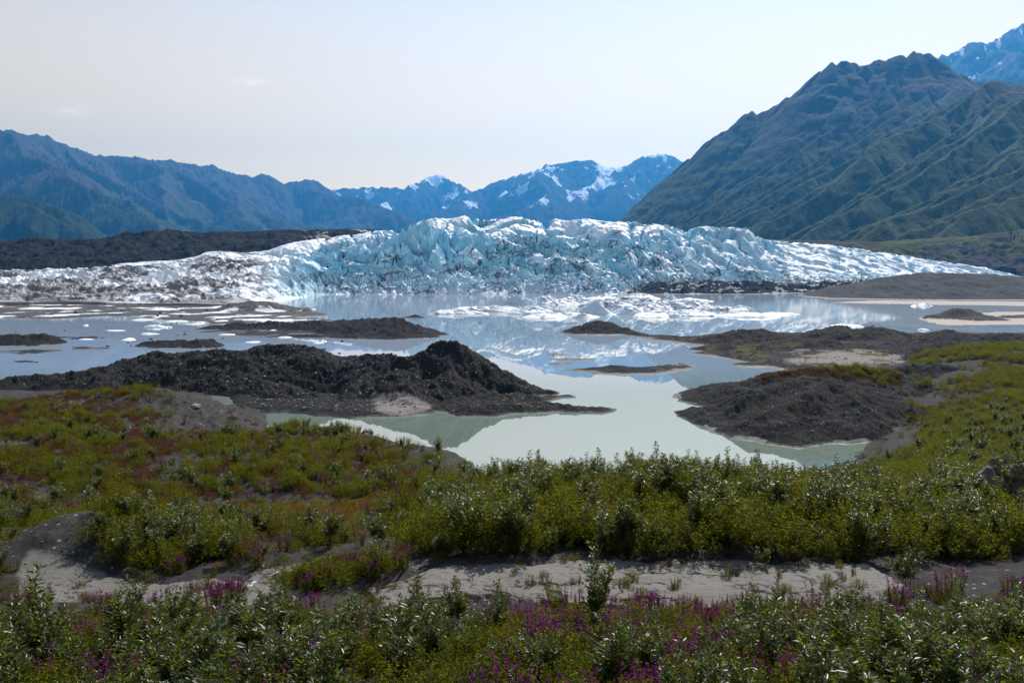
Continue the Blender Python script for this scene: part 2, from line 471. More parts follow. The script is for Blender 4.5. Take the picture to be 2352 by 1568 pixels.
for a_, b_ in zip(order[:-1], order[1:]):
    A_, B_ = resample(rs[a_], 26), resample(rs[b_], 26)
    for t in (0.33, 0.67):
        t = t + R_.uniform(-0.05, 0.05)
        C_ = A_ * (1 - t) + B_ * t
        C_[:, 2] += R_.uniform(-26, -4) + np.cumsum(R_.normal(0, 2.0, 26)); C_[:, 0] += np.cumsum(R_.normal(0, 4, 26)); C_[:, 1] += np.cumsum(R_.normal(0, 5, 26))
        extra.append([tuple(p) for p in C_])
for i, r in enumerate(rs): extra += spurs(r, 330, (-0.85, -0.6), 240, 0.5, 0.25, 70 + i)
mountain('right_mountain', [r1], rs + extra, S_of(1340), S_of(2720), 760, 1420, 4000, 400, right_mat, 36, 27, None, seed=55, side=0.92, K=1.15, lump=0.20, gamp=0.5, warp=0.4, fine=0.07)

# ------------------------------------------------------------------ valley floor and lake
def flat_sheet(name, x0, x1, y0, y1, z, mat, **props):
    me = bpy.data.meshes.new(name)
    me.from_pydata([(x0, y0, z), (x1, y0, z), (x1, y1, z), (x0, y1, z)], [], [(0, 1, 2, 3)])
    me.materials.append(mat)
    return link(name, me, **props)
gm = NT('valley_floor_silt')
ground_mat = gm.surface(gm.principled(gm.mix(gm.noise(gm.coord(), 0.01, 5), (0.07, 0.065, 0.06), (0.11, 0.1, 0.09)), 0.95, 0.1))
flat_sheet('ground', -14500, 14500, -340, 21800, -4.0, ground_mat, kind='structure')

wm = NT('silty_lake_water')
wc = wm.coord()
# wind-ruffled lanes: a slow noise decides where the surface is roughened
ruf = wm.smooth(wm.noise(wm.coord((0.004, 0.012, 1)), 1.0, 3, 0.5), 0.52, 0.64)
wave = wm.noise(wm.coord((0.9, 0.5, 1)), 1.0, 3, 0.6)
big = wm.noise(wm.coord((0.05, 0.03, 1)), 1.0, 2, 0.5)
yy = wm.new('ShaderNodeSeparateXYZ'); wm.l.new(wc, yy.inputs[0])
farr = wm.smooth(yy.outputs['Y'], 380.0, 620.0)      # open water near the ice is ruffled by the wind off the glacier
nrm = wm.bump(wm.math('MULTIPLY', wave, wm.math('MULTIPLY_ADD', farr, 0.5, wm.math('MULTIPLY', ruf, 0.12))), 0.06, 0.25)
fres = wm.new('ShaderNodeFresnel'); fres.inputs['IOR'].default_value = 6.5
wm.l.new(nrm, fres.inputs['Normal'])
gl = wm.new('ShaderNodeBsdfGlossy'); gl.inputs['Color'].default_value = (1.0, 0.965, 0.90, 1)
wm.put(gl.inputs['Roughness'], wm.math('MULTIPLY_ADD', farr, 0.05, 0.012)); wm.l.new(nrm, gl.inputs['Normal'])
df = wm.new('ShaderNodeBsdfDiffuse')
wm.put(df.inputs['Color'], wm.mix(wm.smooth(yy.outputs['Y'], 175.0, 260.0), (0.165, 0.215, 0.175), (0.25, 0.31, 0.39)))
ms = wm.new('ShaderNodeMixShader')
wm.l.new(fres.outputs[0], ms.inputs[0]); wm.l.new(df.outputs[0], ms.inputs[1]); wm.l.new(gl.outputs[0], ms.inputs[2])
water_mat = wm.surface(ms.outputs[0])
flat_sheet('lake_water', -1500, 1500, 60, 2200, 0.0, water_mat, kind='structure')

# ------------------------------------------------------------------ glacier
im = NT('glacier_ice')
ic = im.coord()
nzn = im.normal_z()
inz = im.noise(ic, 0.05, 5, 0.6)
fine = im.noise(ic, 0.35, 5, 0.65)
steep = im.smooth(im.math('ADD', nzn, im.math('MULTIPLY_ADD', inz, 0.4, -0.2)), 0.84, 0.42)
white = im.mix(im.smooth(fine, 0.35, 0.7), (0.76, 0.79, 0.83), (0.88, 0.90, 0.92))
blue = im.mix(im.smooth(inz, 0.35, 0.65), (0.13, 0.45, 0.63), (0.38, 0.68, 0.82))
bmask = im.math('MAXIMUM', im.math('MULTIPLY', steep, 0.75), im.attr('face'))
col = im.mix(im.math('MULTIPLY', im.math('MULTIPLY', bmask, im.attr('clean')), im.smooth(inz, 0.30, 0.46, 0.55, 1.0)), white, blue)
col = im.mix(im.math('MULTIPLY', im.attr('fresh'), 0.85), col, (0.10, 0.40, 0.58))
# debris-filled cracks: warped voronoi edges, drawn out up the face
wv = im.new('ShaderNodeVectorMath', operation='ADD')
nv = im.new('ShaderNodeTexNoise'); nv.inputs['Scale'].default_value = 0.06; nv.inputs['Detail'].default_value = 4
im.l.new(ic, nv.inputs['Vector'])
sc_ = im.new('ShaderNodeVectorMath', operation='SCALE'); sc_.inputs['Scale'].default_value = 22.0
im.l.new(nv.outputs['Color'], sc_.inputs[0])
im.l.new(ic, wv.inputs[0]); im.l.new(sc_.outputs[0], wv.inputs[1])
mp = im.new('ShaderNodeMapping'); mp.inputs['Scale'].default_value = (0.16, 0.05, 0.045); mp.inputs['Rotation'].default_value = (0, 0.30, 0)
im.l.new(wv.outputs[0], mp.inputs[0])
ed = im.voro(mp.outputs[0], 1.0, 'DISTANCE_TO_EDGE')
mp2 = im.new('ShaderNodeMapping'); mp2.inputs['Scale'].default_value = (0.022, 0.012, 0.10); mp2.inputs['Rotation'].default_value = (0, 0.42, 0)
im.l.new(wv.outputs[0], mp2.inputs[0])
ed2 = im.voro(mp2.outputs[0], 1.0, 'DISTANCE_TO_EDGE')
dz = im.math('MULTIPLY', im.attr('dirt'), im.smooth(im.noise(ic, 0.035, 4, 0.6), 0.36, 0.62))
c1_ = im.math('MULTIPLY', im.math('SUBTRACT', 1.0, im.smooth(ed, 0.0, 0.07)), im.smooth(im.math('MULTIPLY', dz, im.math('MAXIMUM', im.smooth(nzn, 0.85, 0.5), im.attr('face'))), 0.18, 0.55))
c2_ = im.math('MULTIPLY', im.math('SUBTRACT', 1.0, im.smooth(ed2, 0.0, 0.05)), im.smooth(dz, 0.03, 0.30))
crack = im.math('MAXIMUM', im.math('MAXIMUM', c1_, c2_), im.smooth(im.math('ADD', im.attr('line'), im.math('MULTIPLY_ADD', fine, 0.8, -0.4)), 0.35, 0.65))
patch = im.smooth(im.math('ADD', im.attr('grime'), im.math('MULTIPLY_ADD', im.noise(ic, 0.09, 6, 0.7), 1.3, -0.65)), 0.42, 0.62)
dirtc = im.mix(fine, (0.018, 0.016, 0.016), (0.05, 0.045, 0.042))
col = im.mix(im.math('MULTIPLY', crack, 0.93), col, dirtc)
col = im.mix(im.math('MULTIPLY', patch, 0.95), col, dirtc)
col = im.mix(im.math('MULTIPLY', im.smooth(im.attr('grime'), 0.0, 0.6), 0.35), col, (0.38, 0.36, 0.34))
hgt = im.noise(ic, 0.35, 3, 0.6)
ice_mat = im.surface(im.principled(col, 0.55, 0.35, im.bump(hgt, 0.45, 1.0)))

def px_curve(pts): return curve([(S_of(x, 617), v) for x, v in pts])
s_ = np.linspace(S_of(-260), S_of(2350), 1250)
crest_pts = [(-300, 622, 1060), (-100, 620, 1050), (0, 618, 1040), (60, 619, 1040), (110, 615, 1040), (180, 616, 1040), (250, 609, 1045), (330, 601, 1050), (400, 598, 1055), (450, 590, 1060), (478, 579, 1060), (520, 577, 1065), (560, 580, 1070),
             (600, 577, 1075), (660, 563, 1080), (715, 556, 1090), (760, 548, 1100), (815, 541, 1110), (850, 532, 1115), (900, 526, 1120), (935, 517, 1130), (960, 507, 1140), (990, 502, 1150), (1018, 507, 1155), (1045, 505, 1160), (1070, 497, 1160), (1100, 503, 1160), (1125, 506, 1160), (1150, 503, 1160), (1190, 499, 1160), (1240, 502, 1160), (1256, 511, 1160), (1275, 505, 1160),
             (1310, 510, 1165), (1350, 507, 1165), (1400, 513, 1170), (1450, 514, 1170), (1480, 520, 1180), (1530, 521, 1185), (1570, 524, 1190), (1620, 522, 1200), (1670, 528, 1210), (1700, 530, 1215), (1730, 540, 1220), (1765, 554, 1235), (1830, 557, 1260), (1890, 561, 1280),
             (1950, 569, 1300), (2010, 578, 1320), (2080, 588, 1350), (2150, 598, 1380), (2220, 609, 1400), (2290, 623, 1430), (2345, 633, 1450), (2400, 645, 1460)]
zc_f = curve([(S_of(x, 617), P(x, y, d)[2]) for x, y, d in crest_pts])
dc_f = curve([(S_of(x, 617), d) for x, y, d in crest_pts])
front_pts = [(-300, 640, 3), (-100, 620, 3), (0, 640, 3), (150, 660, 3), (300, 650, 2), (420, 640, 2), (520, 640, 1), (600, 690, 0), (690, 830, 0), (720, 880, -1), (745, 925, -2), (800, 930, -2), (1000, 930, -2), (1200, 940, -2), (1400, 935, -2), (1480, 980, -1), (1600, 1030, 0), (1750, 1060, 2), (1950, 1090, 4), (2150, 1180, 8), (2400, 1300, 12)]
df_f = curve([(S_of(x, 617), d) for x, d, z in front_pts])
zf_f = curve([(S_of(x, 617), z) for x, d, z in front_pts])
rough_f = px_curve([(-300, 0.12), (300, 0.12), (560, 0.2), (680, 0.6), (760, 1.0), (1500, 1.0), (1700, 0.75), (1800, 0.42), (2100, 0.3), (2400, 0.2)])
prof_f = px_curve([(-300, 1.35), (300, 1.5), (520, 1.45), (650, 1.1), (760, 0.85), (1500, 0.85), (1900, 0.8), (2400, 0.7)])
def glacier_height(s, d):
    df, dc, zc, zf = df_f(s), dc_f(s), zc_f(s), zf_f(s)
    x = s * d
    q = (d - df) / (dc - df); qc = np.clip(q, 0, 1)
    ro = rough_f(s)
    px = 1176 + s * FPX
    h0 = zf + (zc - zf) * qc ** prof_f(s)
    h0 = np.where(q > 1, zc - (q - 1) * 60, h0)
    env = np.sin(np.pi * np.clip(qc, 0, 1)) ** 0.7
    edge0 = sstep(0.0, 0.06, qc)
    big = fbm(x / 130, d / 80, 3, 101)
    top = sstep(0.58, 0.74, qc + 0.10 * big)
    left = 1 - sstep(560, 740, px); right = sstep(1440, 1560, px) ; lobes = sstep(1730, 1830, px)
    cen = (1 - left) * (1 - right)
    h0 = h0 + env * (8.0 * ro + 3.0) * big
    w1 = fbm(x / 55, d / 45, 3, 102); w2 = fbm(x / 26, d / 26, 3, 106); w3 = fbm(x / 26 + 40, d / 26, 3, 107)
    h = h0
    # A. whaleback blocks along the top
    f1, f2, r2, cx, cy = voronoi((x + 9 * w2) / 54.0 + 9, (d + 9 * w3) / 42.0, 109)
    dome = np.clip(1 - (f1 / 0.78) ** 2, 0, 1)
    eA = f2 - f1
    wA = top * (1 - left) * (1 - 0.75 * lobes)
    ddx, ddy = ((x + 9 * w2) / 54.0 + 9 - cx) * 54.0, ((d + 9 * w3) / 42.0 - cy) * 42.0
    ta, tb = np.sin(r2 * 91.7), np.cos(r2 * 57.3)
    h = h + wA * (9.0 * dome - 5.0 + (r2 - 0.5) * 9.0 + 0.20 * ta * ddx + 0.16 * tb * ddy)
    cutA = (1 - sstep(0.0, 0.16, eA)) * wA
    h = h - cutA * 5.0
    # B. ranks of blades falling to the right across the middle of the front
    g1, g2, rB, _, _ = voronoi((x * 0.9 + 8 * w2) / 34.0, (d + 0.3 * x + 7 * w3) / 16.0, 110)
    phB = (d + 0.42 * x) / 31.0 + 0.8 * w1 + 0.3 * rB + 0.06 * w2
    fr = phB - np.floor(phB)
    gB = np.where(fr < 0.22, fr / 0.22, 1 - (fr - 0.22) / 0.78)
    bandB = (1 - top) * sstep(0.08, 0.26, qc) * cen
    amp = 18.0 + 6.0 * fbm(x / 60, d / 60, 2, 120)
    h = h + bandB * amp * (gB - 0.5)
    vcut = 1 - sstep(0.0, 0.10, g2 - g1)
    h = h - bandB * (5.0 * (sstep(0.86, 0.95, fr)) + 2.5 * vcut)
    # C. tall blue spires left of the middle
    zoneC = np.exp(-((px - 950) / 85) ** 2) * np.exp(-((qc - 0.55) / 0.22) ** 2)
    bl = ridged((x + 0.25 * d + 8 * w2) / 17.0, d / 34.0 + w3, 2, 118)
    h = h + zoneC * 24.0 * np.clip(bl - 0.35, 0, 2)
    # D. broken blocks low down
    k1, k2, rD, kx, ky = voronoi((x + 4 * w2) / 9.0, (d + 4 * w3) / 9.0, 108)
    fD = (np.sin(rD * 77.0) * ((x + 4 * w2) / 9.0 - kx) * 9.0 + np.cos(rD * 131.0) * ((d + 4 * w3) / 9.0 - ky) * 9.0)
    bandD = (1 - sstep(0.14, 0.30, qc + 0.12 * big)) * (1 - left * 0.85) * (1 - 0.5 * lobes)
    h = h + (1 - left) * (1 - lobes) * (1 - top) * edge0 * fD * 0.26
    h = h + bandD * edge0 * ((rD - 0.35) * 5.0 - (1 - sstep(0.0, 0.18, k2 - k1)) * 1.6)
    pin = np.clip(ridged((x + 5 * w2) / 11.0, (d + 5 * w3) / 9.0, 3, 114) - 0.5, 0, 2)
    h = h + bandD * pin * 3.8 * edge0
    # E. large slabs with sharp crests on the right shoulder
    phE = (d + 0.85 * x) / 52.0 + 0.8 * w1 + 0.1 * w2
    fe = phE - np.floor(phE)
    gE = np.where(fe < 0.30, sstep(0, 0.30, fe), 1 - ((fe - 0.30) / 0.70) ** 0.8)
    h = h + (right * (1 - 0.55 * lobes)) * sstep(0.08, 0.25, qc) * (1 - sstep(0.9, 1.0, qc)) * 9.0 * (gE - 0.5)
    phE2 = (d + 1.3 * x) / 19.0 + 1.1 * w1
    f5 = phE2 - np.floor(phE2)
    h = h + right * sstep(0.1, 0.3, qc) * 1.8 * (np.where(f5 < 0.25, f5 / 0.25, 1 - (f5 - 0.25) / 0.75) - 0.5)
    # F. low dirty hummocks of the left lobe
    hum = ridged(x / 60 + 0.5 * w1, d / 42 + 0.3 * w2, 3, 105)
    h = h + left * env * (9.0 * hum - 6.0) + left * env * 1.4 * ridged(x / 18 + w2, d / 13, 2, 125)
    # keep the skyline where it belongs
    h = np.where(q > 0.86, lerp(h, np.minimum(h, zc + 2.0 * dome * ro + 0.8 * w2), sstep(0.86, 0.97, q)), h)
    # long crevasses
    cv = np.abs(perlin((x * 0.8 - d * 0.25) / 44 + 0.6 * w1, (x * 0.25 + d) / 120, 113))
    crev = (1 - sstep(0.0, 0.06, cv)) * sstep(620, 800, px) * sstep(0.12, 0.3, qc) * (0.3 + 0.7 * ro)
    h = h - crev * 5.0
    h = h + (0.35 + 0.5 * ro) * (fbm(x / 6.0, d / 6.0, 3, 115)) * edge0
    h = np.where(q < 0, -3.0, h)
    cut = np.clip(cutA, 0, 1)
    global FACE_, LINE_
    LINE_ = np.clip(bandB * np.maximum(sstep(0.84, 0.92, fr), 0.8 * vcut * (fr < 0.4)) * sstep(-0.25, 0.2, fbm(x / 45, d / 45, 3, 127)) + 0.9 * (right * (1 - 0.6 * lobes)) * sstep(0.93, 0.98, fe) * sstep(0.05, 0.2, qc) * sstep(-0.2, 0.2, w1), 0, 1)
    FACE_ = np.clip(bandB * (1 - sstep(0.20, 0.34, fr)) + 0.5 * bandB * sstep(0.93, 1.0, fr) + zoneC + 0.7 * cutA + right * (1 - lobes) * 0.6 * (1 - sstep(0.25, 0.4, fe)), 0, 1)
    return h, q, cut, crev, px
t_ = np.concatenate([np.linspace(-0.02, 1.0, 330), np.linspace(1.02, 1.5, 24)])
Sg, Tg = np.meshgrid(s_, t_)
Dg = df_f(Sg) + Tg * (dc_f(Sg) - df_f(Sg))
Xg = Sg * Dg
Zg, Qg, cut_, crev_, PXg = glacier_height(Sg, Dg)
face_ = FACE_.copy(); line_ = LINE_.copy()
nbig = fbm(Xg / 120, Dg / 90, 3, 121)
mid = np.exp(-((Qg - 0.38) / 0.22) ** 2) * sstep(1020, 1150, PXg) * (1 - sstep(1480, 1640, PXg))
lowb = 1 - sstep(0.12, 0.42, Qg + 0.1 * nbig)
dirt = sstep(600, 760, PXg) * np.clip(0.16 + 0.9 * mid + 0.75 * lowb * (1 - sstep(1700, 1850, PXg)) + 0.25 * nbig, 0.06, 1.0)
dirt = np.where(PXg < 620, 0.10, dirt)
grime = (0.22 * (1 - sstep(0.0, 0.14, Qg)) * sstep(640, 900, PXg)
         + (1 - sstep(540, 720, PXg)) * (0.32 + 0.32 * (1 - sstep(0.05, 0.6, Qg)) + 0.18 * (1 - sstep(250, 420, PXg)) + 0.55 * fbm(Xg / 70, Dg / 40, 4, 122))
         + 0.45 * sstep(1430, 1560, PXg) * (1 - sstep(0.03, 0.17, Qg))
         + 0.5 * np.exp(-((PXg - 470) / 60) ** 2 - ((Qg - 0.72) / 0.12) ** 2))
grime = np.clip(grime, 0, 1)
clean = np.clip(0.15 + sstep(560, 760, PXg), 0, 1)
fresh = np.clip(cut_ * 0.5 + crev_ * 0.7, 0, 1) * sstep(0.2, 0.5, Qg) * sstep(600, 760, PXg)
link('glacier', grid_mesh('glacier', Xg, Dg, Zg, ice_mat, attrs={'dirt': dirt, 'grime': grime, 'clean': clean, 'fresh': fresh, 'face': face_, 'line': line_}, smooth=False), kind='structure')

# ------------------------------------------------------------------ rock and silt materials for the near and middle ground
def dirt_material(name, a, b, pale, pebble=0.6, scale=1.0, rough=0.95, spec=0.1, moss=None, bumpd=0.25, wet=None):
    m = NT(name); c = m.coord()
    n1 = m.noise(c, 0.12 * scale, 6, 0.62)
    n2 = m.noise(c, 0.9 * scale, 6, 0.68)
    n3 = m.noise(c, 4.0 * scale, 3, 0.6)
    col = m.mix(m.smooth(n1, 0.36, 0.64), a, b)
    col = m.mix(m.math('MULTIPLY', m.smooth(n2, 0.45, 0.75), 0.55), col, tuple(q * 1.8 for q in b))
    col = m.mix(m.math('MULTIPLY', m.smooth(n3, 0.35, 0.65), 0.35), col, tuple(q * 0.45 for q in a))
    # pebbles
    v = m.voro(c, 2.6 * scale, 'F1', 'Distance')
    vc = m.new('ShaderNodeTexVoronoi'); vc.inputs['Scale'].default_value = 2.6 * scale; m.l.new(c, vc.inputs['Vector'])
    sp = m.new('ShaderNodeSeparateColor'); m.l.new(vc.outputs['Color'], sp.inputs[0])
    peb = m.math('MULTIPLY', m.math('LESS_THAN', v, 0.24), m.math('GREATER_THAN', sp.outputs[0], 1.0 - 0.25 * pebble))
    col = m.mix(m.math('MULTIPLY', peb, 0.8), col, (0.26, 0.245, 0.23))
    if pale is not None:
        col = m.mix(m.smooth(m.math('ADD', m.attr('pale'), m.math('MULTIPLY_ADD', n2, 0.5, -0.25)), 0.35, 0.6), col, pale)
    if moss is not None:
        col = m.mix(m.smooth(m.math('ADD', m.attr('moss'), m.math('MULTIPLY_ADD', n2, 0.9, -0.45)), 0.4, 0.62), col, m.mix(n3, moss, tuple(q * 0.5 for q in moss)))
    h = m.math('ADD', m.math('MULTIPLY', n2, 1.0), m.math('ADD', m.math('MULTIPLY', n3, 0.4), m.math('MULTIPLY', peb, 0.5)))
    r = rough
    if wet is not None:      # damp margin along the waterline
        sz = m.new('ShaderNodeSeparateXYZ'); m.l.new(c, sz.inputs[0])
        w_ = m.smooth(m.math('ADD', sz.outputs['Z'], m.math('MULTIPLY_ADD', n2, 0.5, -0.25)), wet, 0.05)
        col = m.mix(m.math('MULTIPLY', w_, 0.6), col, (0.012, 0.011, 0.010))
        r = m.math('MULTIPLY_ADD', w_, -0.5, rough)
    return m.surface(m.principled(col, r, spec, m.bump(h, 1.0, bumpd / scale)))
moraine_mat = dirt_material('black_moraine', (0.012, 0.011, 0.011), (0.022, 0.019, 0.018), (0.42, 0.40, 0.38), 0.4, 0.25, bumpd=0.5)
mound_mat = dirt_material('dark_gravel', (0.014, 0.0135, 0.0135), (0.026, 0.024, 0.023), (0.21, 0.185, 0.165), 0.9, 1.0, moss=(0.09, 0.085, 0.02), wet=0.45)
gravel_mat = dirt_material('grey_gravel', (0.045, 0.042, 0.039), (0.065, 0.06, 0.055), (0.42, 0.36, 0.31), 0.7, 0.35, moss=(0.09, 0.085, 0.025))
heath_mat = dirt_material('heath_hummocks', (0.04, 0.034, 0.032), (0.06, 0.05, 0.045), (0.3, 0.28, 0.26), 0.3, 0.12, moss=(0.10, 0.105, 0.02), bumpd=0.6)

# black moraine ridge behind the left lobe of ice
X, Y, Sg, Dg = polar(S_of(-330), S_of(960), 620, 1000, 1560, 150, log=False)
mc = [P(*p) for p in [(-330, 560, 1250), (-100, 556, 1250), (0, 553, 1250), (120, 548, 1260), (230, 548, 1270), (330, 540, 1280), (385, 525, 1290), (440, 533, 1290), (520, 531, 1290), (600, 531, 1295), (640, 527, 1300), (700, 527, 1300), (780, 526, 1300), (870, 526, 1300), (960, 545, 1300)]]
Hm, U, Dd = ridge_height(X, Y, [(mc, 0.22, 1)])
Hm = np.where((Y > 1300), Hm - 0.4 * (Y - 1300), Hm)
Hm += 7.0 * (fbm(X / 60, Y / 45, 5, 131) - 0.1) * sstep(0, 25, Dd) + 3.6 * (ridged(X / 26, Y / 22, 4, 132) - 0.9) * sstep(-5, 30, Dd) + 1.2 * fbm(X / 14, Y / 14, 2, 133)
px = 1176 + Sg * FPX
pale = 0.55 * sstep(520, 860, px) * sstep(-0.1, 0.5, fbm(X / 40, Y / 18, 3, 134)) + 0.12
link('moraine_ridge', grid_mesh('moraine_ridge', X, Y, Hm, moraine_mat, attrs={'pale': pale}), kind='structure')

# heath-covered hummocks behind the right end of the glacier
X, Y, Sg, Dg = polar(S_of(1600), S_of(2700), 520, 1120, 1800, 190, log=False)
hc = [P(*p) for p in [(1600, 572, 1600), (1750, 549, 1610), (1900, 552, 1620), (2000, 556, 1640), (2100, 549, 1650), (2250, 540, 1660), (2352, 527, 1660), (2500, 510, 1650), (2700, 505, 1620)]]
Hm, U, Dd = ridge_height(X, Y, [(hc, 0.36, 1)])
Hm += 10 * fbm(X / 95, Y / 70, 4, 141) * sstep(0, 50, Dd) + 5.0 * (ridged(X / 48, Y / 40, 4, 142) - 0.8) * sstep(0, 60, Dd) + 1.5 * fbm(X / 16, Y / 16, 3, 143)
px = 1176 + Sg * FPX
moss = sstep(1880, 2080, px) * (0.45 + 0.7 * fbm(X / 70, Y / 50, 4, 144)) * sstep(120, 40, np.abs(Hm - 95))
moss = np.clip(sstep(1850, 2050, px) * (0.30 + 0.35 * sstep(1480, 1640, Y) + 0.6 * fbm(X / 80, Y / 60, 4, 144)), 0, 1)
Hm = np.where(px > 2330, np.maximum(Hm, 9.0 + 2.0 * fbm(X / 40, Y / 40, 3, 145)), Hm)
Hm = np.where((Y < 1480) & (px < 2330), -3.0, Hm)
link('heath_hills', grid_mesh('heath_hills', X, Y, Hm, heath_mat, keep=Hm > -1, attrs={'moss': moss, 'pale': np.full(X.shape, 0.0)}), kind='structure')
heath_X, heath_Y, heath_Z = X, Y, Hm

# ------------------------------------------------------------------ middle ground: mounds, bars and mud flats standing in the lake
def mid_field(name, s0, s1, ns, d0, d1, nd, ridges, mat, seed, rough=1.0, warp=6.0, flats=None, pale=None, moss=None, extra=None, keepz=-0.6, detail=1.0, cat=None):
    X, Y, Sg, Dg = polar(s0, s1, ns, d0, d1, nd)
    wx = X + warp * fbm(X / (warp * 5), Y / (warp * 5), 4, seed)
    wy = Y + warp * fbm(X / (warp * 5) + 50, Y / (warp * 5), 4, seed + 1)
    Z = np.full(X.shape, -1.5)
    if ridges:
        Xg_, Yg_ = wx, wy
        H = np.full(X.shape, -9.0)
        for pts, slope in ridges:
            for a, b in zip(pts[:-1], pts[1:]):
                ex, ey = b[0] - a[0], b[1] - a[1]
                t = np.clip(((wx - a[0]) * ex + (wy - a[1]) * ey) / (ex * ex + ey * ey + 1e-9), 0, 1)
                dd = np.hypot(wx - a[0] - t * ex, wy - a[1] - t * ey)
                zc = a[2] + t * (b[2] - a[2])
                # rounded crest, straight flank, easing foot
                r = 1.2
                z = zc - slope * (np.sqrt(dd * dd + r * r) - r)
                H = np.maximum(H, z)
        Z = np.maximum(Z, H)
    if flats is not None:
        for poly, zf, soft in flats:
            Z = np.maximum(Z, poly_flat(wx, wy, poly, zf, soft))
    up = sstep(-0.5, 2.5, Z)
    Z = Z + up * rough * (0.9 * fbm(X / 9, Y / 9, 4, seed + 3) + 0.45 * (ridged(X / 4.5, Y / 4.5, 3, seed + 4) - 0.9) * detail)
    Z = Z + up * rough * (0.42 * ridged(X / 2.1, Y / 2.1, 2, seed + 8) - 0.3 + 0.16 * ridged(X / 0.9, Y / 0.9, 2, seed + 9))
    Z = Z + sstep(-0.3, 0.4, Z) * 0.12 * rough * fbm(X / 2.0, Y / 2.0, 3, seed + 5) + 0.10 * fbm(X / 6.0, Y / 6.0, 3, seed + 6)
    if extra is not None: Z = extra(X, Y, Z, Sg, Dg)
    px = 1176 + Sg * FPX
    at = {'pale': pale(X, Y, Z, px) if pale else np.zeros(X.shape), 'moss': moss(X, Y, Z, px) if moss else np.zeros(X.shape)}
    o = link(name, grid_mesh(name, X, Y, Z, mat, keep=Z > keepz, attrs=at), kind='structure')
    FIELDS[name] = (X[0] / Y[0], Y[:, 0], Z)
    return o
FIELDS = {}
def field_height(name, x, y):
    s, dd, Z = FIELDS[name]
    if y <= dd[0] or y >= dd[-1]: return None
    q = x / y
    if q <= s[0] or q >= s[-1]: return None
    i = min(np.searchsorted(dd, y) - 1, len(dd) - 2); j = min(np.searchsorted(s, q) - 1, len(s) - 2)
    u = (y - dd[i]) / (dd[i + 1] - dd[i]); v = (q - s[j]) / (s[j + 1] - s[j])
    return float((Z[i, j] * (1 - v) + Z[i, j + 1] * v) * (1 - u) + (Z[i + 1, j] * (1 - v) + Z[i + 1, j + 1] * v) * u)
def poly_flat(X, Y, poly, z, soft):
    """flat of height z inside a polygon given as lake-level points, dipping under water outside it"""
    n = len(poly)
    inside = np.zeros(X.shape, bool); dist = np.full(X.shape, 1e9)
    for i in range(n):
        ax, ay = poly[i][:2]; bx, by = poly[(i + 1) % n][:2]
        cond = ((ay > Y) != (by > Y)) & (X < (bx - ax) * (Y - ay) / (by - ay + 1e-12) + ax)
        inside ^= cond
        ex, ey = bx - ax, by - ay
        t = np.clip(((X - ax) * ex + (Y - ay) * ey) / (ex * ex + ey * ey + 1e-9), 0, 1)
        dist = np.minimum(dist, np.hypot(X - ax - t * ex, Y - ay - t * ey))
    sd = np.where(inside, dist, -dist)
    return z * np.clip(sd / soft, -4, 1) + np.where(sd < 0, 0.08 * sd / soft, 0)
def PZ(px, d, z): return (S_of(px, 940) * d, d, z)
def PW(*pts): return [W(x, y) for x, y in pts]
def RP(*pts): return [P(*p) for p in pts]

# long dark moraine mound left of the green pond, with its rocky horn
big_ridges = [
    (RP((-260, 884, 190), (0, 872, 195), (90, 861, 200), (150, 854, 204), (225, 845, 207), (262, 842, 207), (300, 822, 207), (340, 811, 207), (440, 806, 207), (500, 808, 206), (560, 806, 205), (572, 800, 205), (610, 790, 205), (640, 789, 204), (690, 795, 203), (722, 801, 203), (732, 812, 203), (800, 817, 200), (860, 817, 197), (930, 818, 193), (970, 805, 191)), 0.62),
    (RP((930, 815, 192), (962, 796, 190), (985, 786, 190), (1018, 792, 190), (1030, 806, 190), (1042, 824, 190), (1070, 845, 190), (1100, 866, 189), (1128, 880, 188), (1180, 897, 187), (1225, 908, 186), (1268, 906, 189)), 0.85),
    (RP((1018, 800, 190), (1010, 850, 183), (1030, 900, 176), (1090, 925, 172), (1150, 935, 168)), 0.45),
    ([PZ(960, 171, 1.7), PZ(1080, 168.5, 1.5), PZ(1160, 167, 1.4), PZ(1250, 166.5, 1.25), PZ(1330, 166.5, 1.05), PZ(1395, 167, 0.8)], 0.38),
    ([W(1180, 905, 1.5), W(1225, 910, 0.9), W(1272, 909, 0.4)], 0.25),
    (RP((962, 806, 190), (978, 783, 190), (998, 782, 190), (1014, 787, 190), (1026, 806, 190)), 1.15),
    (RP((560, 850, 196), (640, 880, 186), (700, 910, 178), (760, 930, 172)), 0.5),
    (RP((860, 830, 196), (850, 870, 186), (800, 905, 178)), 0.5),
]
def mound_pale(X, Y, Z, px):
    return 0.85 * np.exp(-((px - 905) / 70) ** 2 - ((Z - 1.6) / 1.5) ** 2) + 0.5 * np.exp(-((px - 950) / 60) ** 2 - ((Z - 0.7) / 0.7) ** 2)
mid_field('moraine_mound', S_of(-300), S_of(1420), 900, 147, 238, 235, big_ridges, mound_mat, 201, rough=0.75, warp=4.0,
          flats=[(PW((560, 950), (900, 958), (1010, 950), (1060, 930), (960, 905), (700, 905), (500, 905)), 0.8, 3.0)],
          pale=mound_pale, moss=lambda X, Y, Z, px: 0.30 * np.exp(-((px - 850) / 40) ** 2 - ((Z - 3) / 1.5) ** 2))

